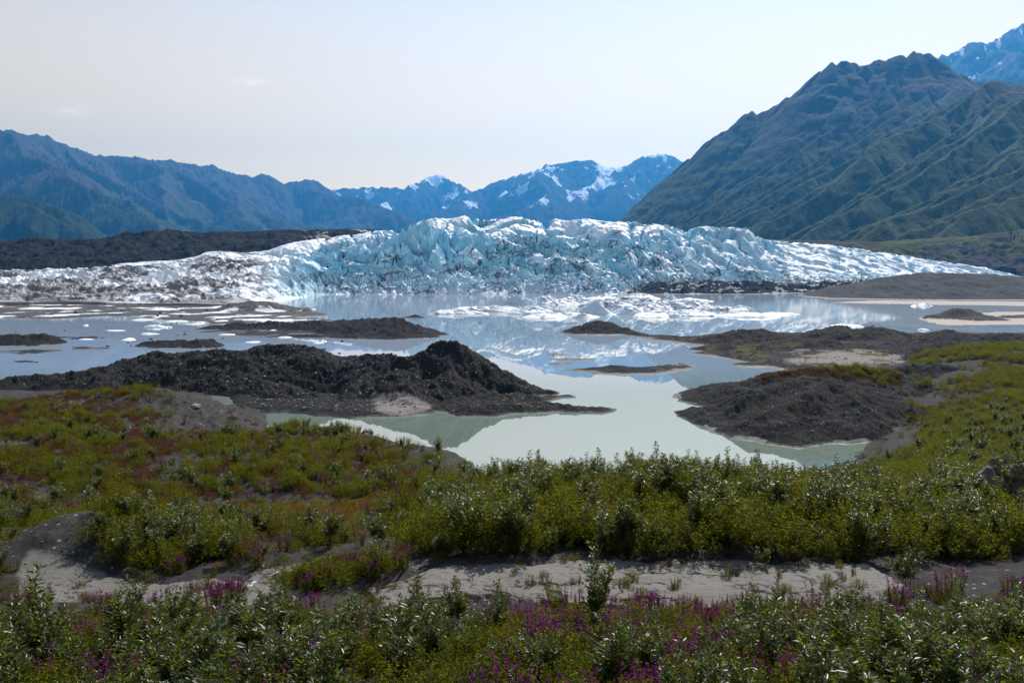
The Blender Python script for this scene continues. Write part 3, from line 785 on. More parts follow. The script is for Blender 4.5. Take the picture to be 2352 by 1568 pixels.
# mounds and bars out in the lake on the left
bars = [
    (RP((480, 748, 400), (560, 742, 400), (690, 738, 395), (760, 738, 390), (860, 732, 372), (905, 731, 365), (940, 742, 360), (975, 760, 352), (1012, 776, 345)), 0.33),
    (RP((640, 775, 347), (700, 768, 350), (760, 770, 348), (830, 768, 347), (900, 752, 352)), 0.28),
    (RP((905, 731, 365), (918, 731, 364)), 0.9),
    (RP((-40, 772, 320), (0, 770, 322), (40, 768, 322), (85, 768, 322), (108, 783, 320)), 0.30),
    (RP((335, 787, 308), (370, 783, 308), (430, 782, 308), (462, 779, 308)), 0.35),
    (RP((455, 778, 309), (465, 778, 309)), 0.5),
    (RP((935, 729, 490), (950, 724, 490), (964, 729, 490)), 0.22),
]
for (a, b, y) in ((172, 232, 797), (0, 130, 806), (25, 85, 829), (150, 190, 848), (110, 145, 773), (200, 215, 773)):
    bars.append(([W(a, y, 0.05), W((a + b) / 2, y, 0.55), W(b, y, 0.05)], 0.12))
slush_mat = dirt_material('slushy_mud', (0.05, 0.047, 0.045), (0.085, 0.08, 0.075), (0.72, 0.71, 0.70), 0.5, 0.35, moss=None, rough=0.7)
mid_field('lake_bars', S_of(-200), S_of(1040), 700, 255, 520, 230, bars, mound_mat, 221, rough=0.9, warp=4.0,
          flats=[(PW((470, 762), (560, 750), (760, 742), (860, 745), (960, 760), (900, 772), (700, 778), (560, 772)), 0.25, 4.0)],
          pale=lambda X, Y, Z, px: 0.75 * sstep(0.55, 0.2, Z) * sstep(-0.1, 0.5, fbm(X / 14, Y / 10, 3, 222)))

# muddy, slush-covered shore in front of the left ice lobe
shore = [
    (RP((505, 712, 575), (540, 697, 575), (590, 691, 575), (640, 693, 573), (665, 706, 572), (670, 714, 570)), 0.30),
    (RP((688, 722, 555), (705, 709, 556), (728, 722, 555)), 0.35),
    (RP((330, 742, 520), (420, 736, 530), (520, 726, 550), (640, 726, 560)), 0.10),
    (RP((-300, 738, 540), (-40, 728, 560), (60, 726, 560), (150, 730, 548), (220, 735, 535)), 0.10),
]
mid_field('slush_shore', S_of(-320), S_of(800), 640, 425, 700, 200, shore, slush_mat, 231, rough=0.55, warp=9.0,
          flats=[(PW((-300, 736), (0, 730), (120, 733), (230, 726), (300, 727), (430, 737), (560, 738), (690, 728), (760, 722), (680, 706), (520, 700), (200, 694), (-300, 692)), 0.5, 6.0),
                 (PW((380, 748), (560, 741), (700, 737), (800, 735), (760, 729), (560, 733), (430, 741)), 0.22, 5.0),
                 (PW((300, 765), (480, 757), (640, 752), (560, 749), (420, 755)), 0.16, 4.0)],
          pale=lambda X, Y, Z, px: np.clip(0.24 + 0.9 * fbm(X / 30, Y / 34, 4, 232) - 0.5 * sstep(1.0, 3.0, Z), 0, 1))

# far right: gravel hill in front of the glacier end, black debris along the ice foot
X, Y, Sg, Dg = polar(S_of(1850), S_of(2650), 420, 680, 1120, 150)
hc = RP((1880, 688, 800), (1960, 672, 830), (2030, 645, 860), (2080, 630, 880), (2140, 624, 890), (2180, 627, 890), (2260, 629, 890), (2352, 636, 890), (2500, 628, 890), (2650, 620, 890))
wx = X + 9 * fbm(X / 45, Y / 45, 3, 241)
Hh, U, Dd = ridge_height(X, Y, [(hc, 0.205, 1)])
Hh = Hh + sstep(0.3, 4, Hh) * (2.2 * fbm(wx / 32, Y / 32, 4, 242) * sstep(0, 30, Dd) + 0.9 * (ridged(wx / 13, Y / 13, 3, 243) - 0.8))
link('gravel_hill', grid_mesh('gravel_hill', X, Y, Hh, gravel_mat, keep=Hh > -0.8, attrs={'pale': 0.85 * sstep(0.8, 0.1, Hh), 'moss': np.full(X.shape, -0.2)}), kind='structure')
FIELDS['gravel_hill'] = (X[0] / Y[0], Y[:, 0], Hh)
X, Y, Sg, Dg = polar(S_of(1400), S_of(2060), 460, 900, 1180, 130)
dc = RP((1420, 673, 990), (1455, 660, 990), (1500, 654, 1000), (1560, 652, 1010), (1640, 648, 1020), (1700, 652, 1030), (1780, 654, 1040), (1850, 657, 1050), (1930, 650, 1060), (2060, 640, 1070))
Hh, U, Dd = ridge_height(X, Y, [(dc, 0.16, 1)])
Hh = Hh + sstep(-1, 3, Hh) * (4.5 * fbm(X / 24, Y / 20, 4, 251) + 2.6 * (ridged(X / 12, Y / 10, 3, 252) - 0.6))
link('debris_band', grid_mesh('debris_band', X, Y, Hh, moraine_mat, keep=Hh > -0.8, attrs={'pale': 0.1 + 0.55 * sstep(0.1, 0.5, fbm(X / 20, Y / 14, 3, 253)) + 0.5 * sstep(1.2, 0.0, Hh)}), kind='structure')

# right side of the lake: mounds, mud basin and shore bars
rr = [
    (RP((1312, 765, 372), (1335, 747, 375), (1365, 739, 376), (1395, 740, 376), (1420, 752, 372), (1460, 762, 362), (1485, 768, 355)), 0.36),
    (RP((1485, 769, 352), (1560, 772, 345), (1620, 775, 340)), 0.12),
    (RP((1620, 780, 322), (1660, 768, 322), (1700, 758, 322), (1740, 755, 322), (1780, 763, 320), (1815, 775, 318), (1860, 782, 310)), 0.30),
    (RP((1560, 800, 300), (1640, 792, 295), (1720, 788, 296), (1800, 790, 296), (1830, 778, 298), (1900, 780, 296), (1960, 792, 292), (2040, 800, 280), (2100, 812, 262)), 0.22),
    (RP((1850, 772, 335), (1885, 755, 338), (1930, 748, 340), (1960, 755, 340), (1990, 752, 340), (2030, 752, 338), (2060, 762, 335), (2085, 772, 332)), 0.32),
    (RP((2050, 808, 270), (2110, 790, 285), (2150, 766, 298), (2175, 760, 302), (2200, 770, 300), (2250, 772, 298), (2290, 766, 300), (2352, 768, 300), (2500, 760, 300)), 0.30),
    (RP((2110, 800, 272), (2180, 785, 280), (2260, 786, 280), (2352, 790, 278), (2500, 780, 280)), 0.25),
    ([W(1290, 848, 0.05), W(1350, 846, 0.5), W(1420, 843, 1.1), W(1500, 842, 0.9), W(1580, 838, 0.4)], 0.14),
    ([W(1690, 833, 0.1), W(1730, 830, 0.9), W(1790, 828, 1.0), W(1820, 827, 0.2)], 0.2),
    ([W(1720, 880, 0.05), W(1760, 878, 0.7), W(1830, 876, 0.5)], 0.2),
]
for (a, b, y) in ((1258, 1290, 812), (1275, 1345, 823), (1270, 1310, 833), (1270, 1440, 735)):
    rr.append(([W(a, y, 0.02), W((a + b) / 2, y, 0.3), W(b, y, 0.02)], 0.08))
basin = PW((1480, 778), (1560, 786), (1640, 800), (1580, 812), (1680, 828), (1770, 845), (1850, 862), (1940, 872), (2200, 872), (2700, 872), (2700, 770), (2300, 765), (2080, 765), (1900, 765), (1700, 764))
def basin_pale(X, Y, Z, px):
    p = 0.9 * np.exp(-((px - 1960) / 130) ** 2 - ((Y - 262) / 22) ** 2) + 0.65 * sstep(0.45, 0.15, Z) + 0.28 * fbm(X / 16, Y / 12, 3, 262) + 0.16
    return p - 0.6 * sstep(1.0, 2.0, Z)
mid_field('mud_flat', S_of(1220), S_of(2720), 800, 205, 400, 260, rr, mound_mat, 261, rough=0.75, warp=3.0,
          flats=[(basin, 0.55, 4.0)], pale=basin_pale,
          moss=lambda X, Y, Z, px: np.clip(0.28 + 0.55 * fbm(X / 13, Y / 13, 3, 263) - 0.5 * sstep(2.5, 4.5, Z), -0.3, 0.8) * sstep(1480, 1560, px))

# far right bars, islets and wet mud, its sky reflection painted as pale colour
fr_ = [
    (RP((2138, 731, 475), (2165, 716, 478), (2190, 707, 480), (2222, 709, 480), (2238, 720, 478), (2250, 731, 476)), 0.34),
    (RP((2190, 737, 460), (2230, 727, 462), (2270, 726, 462), (2300, 738, 458)), 0.25),
    (RP((2240, 735, 470), (2300, 728, 480), (2352, 724, 490), (2600, 722, 500)), 0.06),
]
mid_field('lake_spit', S_of(1880), S_of(2720), 420, 420, 760, 140, fr_, gravel_mat, 271, rough=0.5, warp=5.0,
          flats=[(PW((2110, 737), (2180, 747), (2352, 745), (2720, 745), (2720, 718), (2300, 716), (2230, 722)), 0.20, 5.0),
                 (PW((1905, 695), (2100, 699), (2352, 702), (2720, 703), (2720, 692), (2352, 693), (2000, 690)), 0.25, 6.0)],
          pale=lambda X, Y, Z, px: 0.95 * sstep(0.9, 0.35, Z))

# ------------------------------------------------------------------ foreground hillside
NEAR = [(4.0, 26.6), (8, 25.0), (12, 23.6), (16, 22.15), (18.8, 21.15)]
FLAT = [(20, 21.0), (24, 20.95)]
def yz(px, *pairs): return [(d, P(px, y, d)[2]) for y, d in pairs]
COLS = {
    -500: NEAR + [(20, 20.9), (26, 20.3), (32, 19.0), (42, 17.0), (60, 15.0), (75, 13.6), (105, 11.5), (140, 4), (165, 1.6), (185, 1.0), (205, -2)],
    0: NEAR + [(20, 20.9), (26, 20.2), (32, 18.9), (42, 16.9), (60, 15.2), (75, 13.8), (90, 12.4), (105, 11.6), (118, 10.2), (140, 4.0), (165, 1.6), (185, 1.0), (205, -2)],
    200: NEAR + [(20, 20.9), (26, 20.2), (32, 18.9), (42, 16.8), (60, 15.2), (75, 13.7), (90, 11.8), (104, 11.6), (115, 12.0), (126, 9.0), (140, 4.0), (165, 1.6), (185, 1.0), (205, -2)],
    400: NEAR + [(20, 20.9), (26, 20.3), (32, 18.9), (42, 16.7), (50, 15.7), (60, 15.0), (75, 13.3), (90, 10.9), (101, 11.2), (112, 12.4), (122, 9.0), (140, 4.0), (165, 1.6), (185, 0.8), (205, -2)],
    560: NEAR + [(20, 20.9), (26, 20.3), (32, 18.9), (42, 16.7), (50, 15.8), (60, 15.0), (75, 13.4), (88, 11.4), (98, 9.6), (108, 8.8), (120, 6.0), (140, 1.5), (165, 0.4), (185, -2), (235, -3)],
    680: NEAR + [(20, 20.9), (26, 20.3), (32, 18.9), (42, 16.7), (50, 15.8), (60, 15.0), (75, 13.5), (86, 12.2), (95, 10.4), (108, 5.5), (128, -1.0), (165, -3), (235, -3)],
    850: NEAR + [(20, 20.95), (26, 20.4), (32, 18.9), (42, 16.7), (50, 15.9), (60, 15.2), (72, 14.0), (80, 12.6), (90, 9.0), (110, 2.0), (125, -1.5), (235, -3)],
    1000: NEAR + FLAT + [(26, 20.6), (32, 18.8), (42, 16.8), (50, 16.4), (58, 15.9), (64, 15.0), (74, 11.0), (95, 3.0), (112, -1.5), (235, -3)],
    1200: NEAR + FLAT + [(26, 20.8), (32, 19.8), (38, 18.4), (46, 17.2), (51, 16.2), (60, 13.0), (80, 5.5), (105, -1.0), (235, -3)],
    1400: NEAR + FLAT + [(26, 20.8), (32, 20.1), (38, 19.0), (43, 17.9), (50, 15.0), (65, 9.5), (90, 2.0), (105, -1.0), (235, -3)],
    1600: NEAR + FLAT + [(26, 20.8), (32, 20.2), (38, 19.2), (43, 18.2), (50, 15.4), (65, 10.0), (90, 2.0), (105, -1.0), (235, -3)],
    1800: NEAR + FLAT + [(26, 20.8), (32, 20.0), (38, 18.7), (43, 17.5), (50, 15.0), (65, 10.0), (90, 3.0), (108, -1.0), (235, -3)],
    1920: NEAR + FLAT + [(26, 20.8), (32, 19.8), (40, 17.8), (48, 15.6), (60, 12.3), (80, 7.0), (105, 1.5), (122, -0.6), (150, -1.5), (235, -3)],
    2030: NEAR + [(20, 21.2), (26, 20.7), (32, 19.6), (42, 17.2), (55, 14.4), (75, 9.5), (100, 4.4), (122, 1.0), (135, 0.5), (150, 0.9), (180, 0.9), (235, -1)],
    2180: NEAR + [(20, 21.3), (26, 20.6), (32, 19.5), (42, 17.3), (60, 13.8), (85, 9.3), (110, 6.0), (135, 3.4), (160, 2.0), (190, 2.6), (225, 5.2), (245, 4.5), (265, 1.2), (280, -1)],
    2352: NEAR + [(20, 21.4), (26, 20.8), (32, 19.8), (42, 17.8), (60, 14.4), (85, 10.4), (110, 7.4), (140, 5.4), (180, 5.0), (225, 6.6), (245, 6.0), (265, 2.0), (280, -1)],
    2900: NEAR + [(20, 21.5), (26, 21.0), (32, 20.3), (42, 18.6), (60, 15.6), (85, 12), (110, 9.4), (140, 7.4), (180, 6.6), (225, 7.5), (245, 7.0), (265, 3.0), (280, -1)],
}
def base_ground(s, d):
    """terrain height on a (rows d, columns s) grid from the column profiles"""
    keys = sorted(COLS)
    sk = np.array([S_of(k) for k in keys])
    prof = np.stack([curve([(math.log(a), z) for a, z in COLS[k]])(np.log(d)) for k in keys], 1)   # nd x nk
    out = np.empty((len(d), len(s)))
    for i in range(len(d)):
        out[i] = curve(list(zip(sk, prof[i])))(s)
    return out
def gauss(X, Y, c, r): return np.exp(-((X - c[0]) ** 2 + (Y - c[1]) ** 2) / (r * r))
def project(X, Y, Z):
    zc = Z - CAM_H
    f = Y * CP - zc * SP; u = Y * SP + zc * CP
    return 1176 + FPX * X / f, 784 - FPX * u / f
def in_poly(px, py, poly, soft=0):
    inside = np.zeros(np.shape(px), bool); n = len(poly)
    for i in range(n):
        ax, ay = poly[i]; bx, by = poly[(i + 1) % n]
        inside ^= ((ay > py) != (by > py)) & (px < (bx - ax) * (py - ay) / (by - ay + 1e-12) + ax)
    return inside
PAN_A = [(815, 1345), (900, 1322), (1000, 1303), (1100, 1298), (1350, 1288), (1600, 1286), (1800, 1292), (1990, 1294), (2030, 1330), (2110, 1380), (2080, 1404), (1900, 1412), (1500, 1406), (1200, 1378), (1050, 1368), (950, 1384), (850, 1385)]
PAN_B = [(30, 1290), (70, 1262), (130, 1268), (240, 1290), (330, 1330), (470, 1327), (560, 1316), (620, 1290), (720, 1257), (850, 1237), (985, 1228), (1000, 1244), (930, 1275), (760, 1292), (690, 1328), (610, 1372), (560, 1402), (300, 1390), (60, 1385)]
def world_poly(poly, z): return [W(x, y, z) for x, y in poly]
PAN_AW = world_poly(PAN_A, 20.95); PAN_BW = world_poly(PAN_B, 20.7)
def pan_mask(X, Y):
    a = poly_flat(X, Y, PAN_AW, 1.0, 0.5); b = poly_flat(X, Y, PAN_BW, 1.0, 0.5)
    return np.maximum(a, b)          # >0 inside, 1 half a metre in
def dune_rills(X, Y, Sg, Dg):
    px = 1176 + Sg * FPX
    m = sstep(120, 300, px) * (1 - sstep(600, 680, px)) * sstep(86, 96, Dg)
    return m * (0.35 * ridged((X + 0.3 * Y) / 2.6, (Y - 0.3 * X) / 11, 3, 305) - 0.3 + 0.15 * ridged(X / 1.2, Y / 1.2, 2, 306))
s_ax = np.linspace(-1.02, 1.02, 760)
d_ax = np.exp(np.linspace(math.log(4.0), math.log(280.0), 560))
Sg, Dg = np.meshgrid(s_ax, d_ax)
X, Y = Sg * Dg, Dg.copy()
Z = base_ground(s_ax, d_ax)
pm = pan_mask(X, Y); inpan = sstep(-1.0, 0.6, pm)
amp = np.clip(Dg / 40, 0.3, 1.5)
Z = Z + (1 - inpan) * amp * (0.42 * fbm(X / (2.5 + Dg * 0.10), Y / (2.5 + Dg * 0.10), 4, 301) + 0.10 * ridged(X / 1.3, Y / 1.3, 3, 302))
hump_c = P(165, 1262, 28.5)
Z = Z + 0.95 * gauss(X, Y, P(165, 1250, 28), 2.6) + 0.5 * gauss(X, Y, P(230, 1270, 27.5), 1.9)
Z = Z + 1.3 * gauss(X, Y, P(2360, 1165, 33), 2.6)
Z = Z + dune_rills(X, Y, Sg, Dg)
Z = Z - 0.07 * inpan
PXf, PYf = project(X, Y, Z)
# loose slopes that nothing grows on
dune = sstep(250, 330, PXf) * (1 - sstep(600, 660, PXf)) * sstep(90, 97, Dg)
orange = np.exp(-((Dg - 43) / 4.5) ** 2) * sstep(430, 520, PXf) * (1 - sstep(800, 930, PXf))
pale = 0.55 * inpan + 0.25 * orange
moss = np.clip(0.25 + 0.5 * fbm(X / 6, Y / 6, 3, 303), 0, 1) * (1 - inpan) * (1 - dune) * (Dg < 100) * 0.8 + 0.35 * orange
hill_mat = dirt_material('hillside_silt', (0.030, 0.028, 0.026), (0.050, 0.047, 0.043), (0.13, 0.13, 0.11), 0.7, 1.6, moss=(0.07, 0.06, 0.016), bumpd=0.12)
hillside = link('hillside', grid_mesh('hillside', X, Y, Z, hill_mat, keep=Z > -1.2, attrs={'pale': pale, 'moss': moss}), kind='structure')
FIELDS['hillside'] = (s_ax, d_ax, Z)
HILL_PX, HILL_PY = PXf, PYf

# cracked mud pans lying in the hollow
pm_ = NT('cracked_mud')
c = pm_.coord()
n1 = pm_.noise(c, 0.35, 5, 0.6); n2 = pm_.noise(c, 3.5, 5, 0.65); n3 = pm_.noise(c, 30.0, 3, 0.6)
col = pm_.mix(pm_.smooth(n1, 0.35, 0.65), (0.098, 0.086, 0.074), (0.140, 0.124, 0.107))
col = pm_.mix(pm_.math('MULTIPLY', pm_.smooth(n2, 0.5, 0.75), 0.4), col, (0.085, 0.075, 0.065))
col = pm_.mix(pm_.math('MULTIPLY', pm_.smooth(n3, 0.5, 0.8), 0.3), col, (0.18, 0.163, 0.143))
col = pm_.mix(pm_.smooth(pm_.attr('crack'), 0.25, 0.7), col, (0.03, 0.026, 0.022))  # shade down in the crack grooves, painted as dark colour
col = pm_.mix(pm_.smooth(pm_.math('ADD', pm_.attr('salt'), pm_.math('MULTIPLY_ADD', n2, 0.6, -0.3)), 0.4, 0.6), col, (0.5, 0.48, 0.46))
mud_mat = pm_.surface(pm_.principled(col, 0.75, 0.3, pm_.bump(pm_.math('ADD', n2, pm_.math('MULTIPLY', n3, 0.3)), 0.7, 0.04)))
def mud_pan(name, poly, s0, s1, ns, d0, d1, nd, seed, salt=None):
    X, Y, Sg, Dg = polar(s0, s1, ns, d0, d1, nd, log=False)
    Zb = base_ground(np.linspace(s0, s1, ns), np.linspace(d0, d1, nd))
    wx = X + 0.35 * fbm(X / 0.9, Y / 0.9, 3, seed); wy = Y + 0.35 * fbm(X / 0.9 + 9, Y / 0.9, 3, seed + 1)
    m = poly_flat(X + 0.4 * fbm(X / 1.2, Y / 1.2, 3, seed + 8), Y + 0.3 * fbm(X / 1.2, Y / 1.2 + 7, 3, seed + 9), poly, 1.0, 0.35)
    f1, f2, r, _, _ = voronoi(wx / 1.7, wy / 0.85, seed + 2)
    g1, g2, r2, _, _ = voronoi(wx / 0.55, wy / 0.40, seed + 3)
    keepc = sstep(-0.15, 0.35, fbm(X / 3, Y / 2, 2, seed + 4))
    c1 = (1 - sstep(0.01, 0.085, f2 - f1)) * sstep(-0.35, 0.15, fbm(X / 2.2, Y / 1.6, 2, seed + 5))
    c2 = (1 - sstep(0.01, 0.08, g2 - g1)) * keepc * 0.7
    cr = np.maximum(c1, c2)
    Z = Zb + 0.02 - 0.05 * cr + 0.035 * fbm(X / 1.5, Y / 1.0, 4, seed + 6) + 0.012 * (r - 0.5) * 2 + 0.015 * ridged(X / 0.5, Y / 0.25, 2, seed + 7)
    Z = np.where(m > 0.2, Z, Z - (0.2 - m) * 0.35)
    at = {'crack': cr, 'salt': salt(X, Y) if salt else np.zeros(X.shape)}
    return link(name, grid_mesh(name, X, Y, Z, mud_mat, keep=m > -0.5, attrs=at), kind='structure')
sA = [p[0] / p[1] for p in PAN_AW]; dA = [p[1] for p in PAN_AW]
mud_pan('mud_pan', PAN_AW, min(sA) - 0.01, max(sA) + 0.01, 620, min(dA) - 0.4, max(dA) + 0.5, 190, 311)
sB = [p[0] / p[1] for p in PAN_BW]; dB = [p[1] for p in PAN_BW]
saltline = [W(x, y, 20.6) for x, y in ((555, 1372), (580, 1335), (640, 1305), (720, 1285), (820, 1262), (960, 1236))]
def salt_fn(X, Y):
    dist = np.full(X.shape, 9.0)
    for a, b in zip(saltline[:-1], saltline[1:]):
        ex, ey = b[0] - a[0], b[1] - a[1]
        t = np.clip(((X - a[0]) * ex + (Y - a[1]) * ey) / (ex * ex + ey * ey), 0, 1)
        dist = np.minimum(dist, np.hypot(X - a[0] - t * ex, Y - a[1] - t * ey))
    return (0.55 + 0.8 * fbm(X / 0.8, Y / 0.5, 3, 345)) * np.exp(-(dist / 0.11) ** 2)
mud_pan('dry_channel', PAN_BW, min(sB) - 0.01, max(sB) + 0.01, 560, min(dB) - 0.4, max(dB) + 0.5, 170, 331, salt_fn)

# grey gravel dune behind the left vegetation is part of the hillside; eroded mounds on the right shore
right_ridges = [
    (RP((1575, 958, 160), (1640, 932, 160), (1700, 908, 159), (1760, 888, 158), (1820, 875, 158), (1870, 869, 158), (1925, 869, 158), (1960, 880, 157), (2010, 905, 156), (2060, 930, 155), (2120, 955, 152)), 0.42),
    (RP((1870, 869, 158), (1840, 900, 151), (1790, 935, 146), (1750, 965, 143)), 0.40),
    (RP((1925, 869, 158), (1960, 920, 149), (1990, 965, 143)), 0.40),
    (RP((1720, 870, 182), (1800, 858, 184), (1880, 848, 186), (1960, 846, 188), (2040, 858, 188), (2080, 880, 186)), 0.30),
    (RP((2010, 868, 200), (2050, 845, 202), (2100, 833, 204), (2150, 834, 204), (2200, 845, 203), (2240, 862, 202), (2280, 885, 200)), 0.48),
    ([W(1606, 908, 0.05), W(1650, 907, 0.5), W(1720, 905, 0.3)], 0.12),
]
mid_field('shore_mound', S_of(1540), S_of(2500), 620, 128, 228, 200, right_ridges, dirt_material('mound_gravel', (0.014, 0.0135, 0.013), (0.027, 0.0255, 0.024), (0.19, 0.195, 0.17), 0.6, 1.0, moss=(0.07, 0.06, 0.02), wet=0.4), 281, rough=0.55, warp=2.5,
          flats=[(PW((1570, 958), (1650, 985), (1740, 1003), (1900, 1012), (2050, 1010), (2300, 1000), (2500, 960), (2500, 880), (2100, 875), (1750, 882), (1720, 905), (1850, 900), (1650, 935)), 0.5, 3.0),
                 (PW((1890, 1068), (1930, 1075), (2000, 1062), (2100, 1050), (2000, 1028), (1935, 1040), (1985, 1050)), 0.15, 2.0)],
          pale=lambda X, Y, Z, px: 0.75 * sstep(0.75, 0.25, Z) * sstep(-0.2, 0.3, fbm(X / 10, Y / 10, 3, 285)) + 0.5 * np.exp(-((px - 2080) / 60) ** 2) * sstep(3, 1.5, Z) + 0.15 * fbm(X / 8, Y / 8, 3, 283),
          moss=lambda X, Y, Z, px: np.clip(0.2 + 0.4 * fbm(X / 7, Y / 7, 3, 284), 0, 1) * sstep(2050, 2150, px))

def ground_z(x, y):
    best = -9.0
    for k in ('hillside', 'shore_mound', 'moraine_mound', 'mud_flat'):
        h = field_height(k, x, y)
        if h is not None and h > best: best = h
    return best

# ------------------------------------------------------------------ plants
def leaf_material(name, base, alt, trans, rough=0.36, spec=0.5, tr=0.35, vary=0.35, autumn=None):
    m = NT(name)
    r = m.object_random()
    c = m.noise(m.coord(), 9.0, 2, 0.6)
    g = m.attr('tone')
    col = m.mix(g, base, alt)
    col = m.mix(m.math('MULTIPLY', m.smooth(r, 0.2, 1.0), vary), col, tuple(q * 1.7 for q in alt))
    if autumn is not None: col = m.mix(m.math('MULTIPLY', m.smooth(r, 0.90, 0.94), 0.75), col, autumn)
    p = m.principled(col, rough, spec)
    t = m.new('ShaderNodeBsdfTranslucent'); m.put(t.inputs['Color'], m.mix(g, trans, tuple(q * 0.75 for q in trans)))
    x = m.new('ShaderNodeMixShader'); x.inputs[0].default_value = tr
    m.l.new(p, x.inputs[1]); m.l.new(t.outputs[0], x.inputs[2])
    return m.surface(x.outputs[0])
M_WILLOW = leaf_material('willow_leaf', (0.012, 0.020, 0.003), (0.034, 0.048, 0.007), (0.25, 0.29, 0.02), 0.36, 0.34, 0.32)
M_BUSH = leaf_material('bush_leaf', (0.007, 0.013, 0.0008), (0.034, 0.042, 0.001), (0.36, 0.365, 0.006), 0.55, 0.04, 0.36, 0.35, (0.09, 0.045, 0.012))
M_FWGREEN = leaf_material('fireweed_leaf', (0.015, 0.021, 0.0015), (0.045, 0.053, 0.003), (0.30, 0.30, 0.01), 0.55, 0.08, 0.38)
M_FLOWER = leaf_material('fireweed_flower', (0.10, 0.008, 0.085), (0.18, 0.016, 0.13), (0.26, 0.022, 0.19), 0.6, 0.08, 0.45, 0.15)
M_SEED = leaf_material('seed_pod', (0.10, 0.028, 0.028), (0.16, 0.05, 0.05), (0.22, 0.06, 0.06), 0.6, 0.2, 0.35, 0.25)
M_HEATH = leaf_material('heath_leaf', (0.04, 0.032, 0.006), (0.075, 0.022, 0.022), (0.2, 0.10, 0.03), 0.6, 0.06, 0.35, 0.5)
M_GRASS = leaf_material('dry_grass', (0.16, 0.105, 0.012), (0.24, 0.155, 0.02), (0.34, 0.22, 0.03), 0.6, 0.08, 0.35, 0.3)
M_PINK = leaf_material('foxtail_grass', (0.30, 0.11, 0.09), (0.40, 0.20, 0.15), (0.5, 0.24, 0.19), 0.5, 0.3, 0.45, 0.2)
_m = NT('bark'); M_BARK = _m.surface(_m.principled(_m.mix(_m.noise(_m.coord(), 20.0), (0.035, 0.022, 0.016), (0.07, 0.05, 0.035)), 0.8, 0.2))

def unit(v): return v / (np.linalg.norm(v, axis=-1, keepdims=True) + 1e-9)
def leaf_mesh(name, B, D, N, L, Wd, mat, tone=None, fold=0.18):
    D = unit(D); S = unit(np.cross(D, N)); N = unit(np.cross(S, D))
    n = len(B)
    mid = B + D * (L * 0.45)[:, None]
    v = np.stack([B, mid + S * (Wd * 0.5)[:, None] + N * (Wd * fold)[:, None], B + D * L[:, None] - N * (L * 0.08)[:, None], mid - S * (Wd * 0.5)[:, None] + N * (Wd * fold)[:, None]], 1).reshape(-1, 3)
    i = np.arange(n)[:, None] * 4
    f = np.concatenate([i + np.array([[0, 1, 2]]), i + np.array([[0, 2, 3]])], 1).reshape(-1, 3)
    me = bpy.data.meshes.new(name)
    me.vertices.add(len(v)); me.vertices.foreach_set('co', v.astype(np.float32).reshape(-1))
    me.loops.add(len(f) * 3); me.loops.foreach_set('vertex_index', f.astype(np.int32).reshape(-1))
    me.polygons.add(len(f)); me.polygons.foreach_set('loop_start', (np.arange(len(f)) * 3).astype(np.int32))
    me.polygons.foreach_set('loop_total', np.full(len(f), 3, np.int32))
    me.update(calc_edges=True)
    t = np.repeat(tone if tone is not None else np.zeros(n), 4)
    a = me.attributes.new('tone', 'FLOAT', 'POINT'); a.data.foreach_set('value', t.astype(np.float32))
    me.materials.append(mat)
    return me
def tube_mesh(name, paths, mat, sides=4):
    V, F = [], []
    for pts, r0, r1 in paths:
        b = len(V); n = len(pts)
        for k, p in enumerate(pts):
            r = lerp(r0, r1, k / (n - 1))
            for j in range(sides):
                a = 2 * math.pi * j / sides
                V.append((p[0] + r * math.cos(a), p[1] + r * math.sin(a), p[2]))
        for k in range(n - 1):
            for j in range(sides):
                F.append((b + k * sides + j, b + k * sides + (j + 1) % sides, b + (k + 1) * sides + (j + 1) % sides, b + (k + 1) * sides + j))
    me = bpy.data.meshes.new(name); me.from_pydata(V, [], F); me.update(); me.materials.append(mat)
    return me

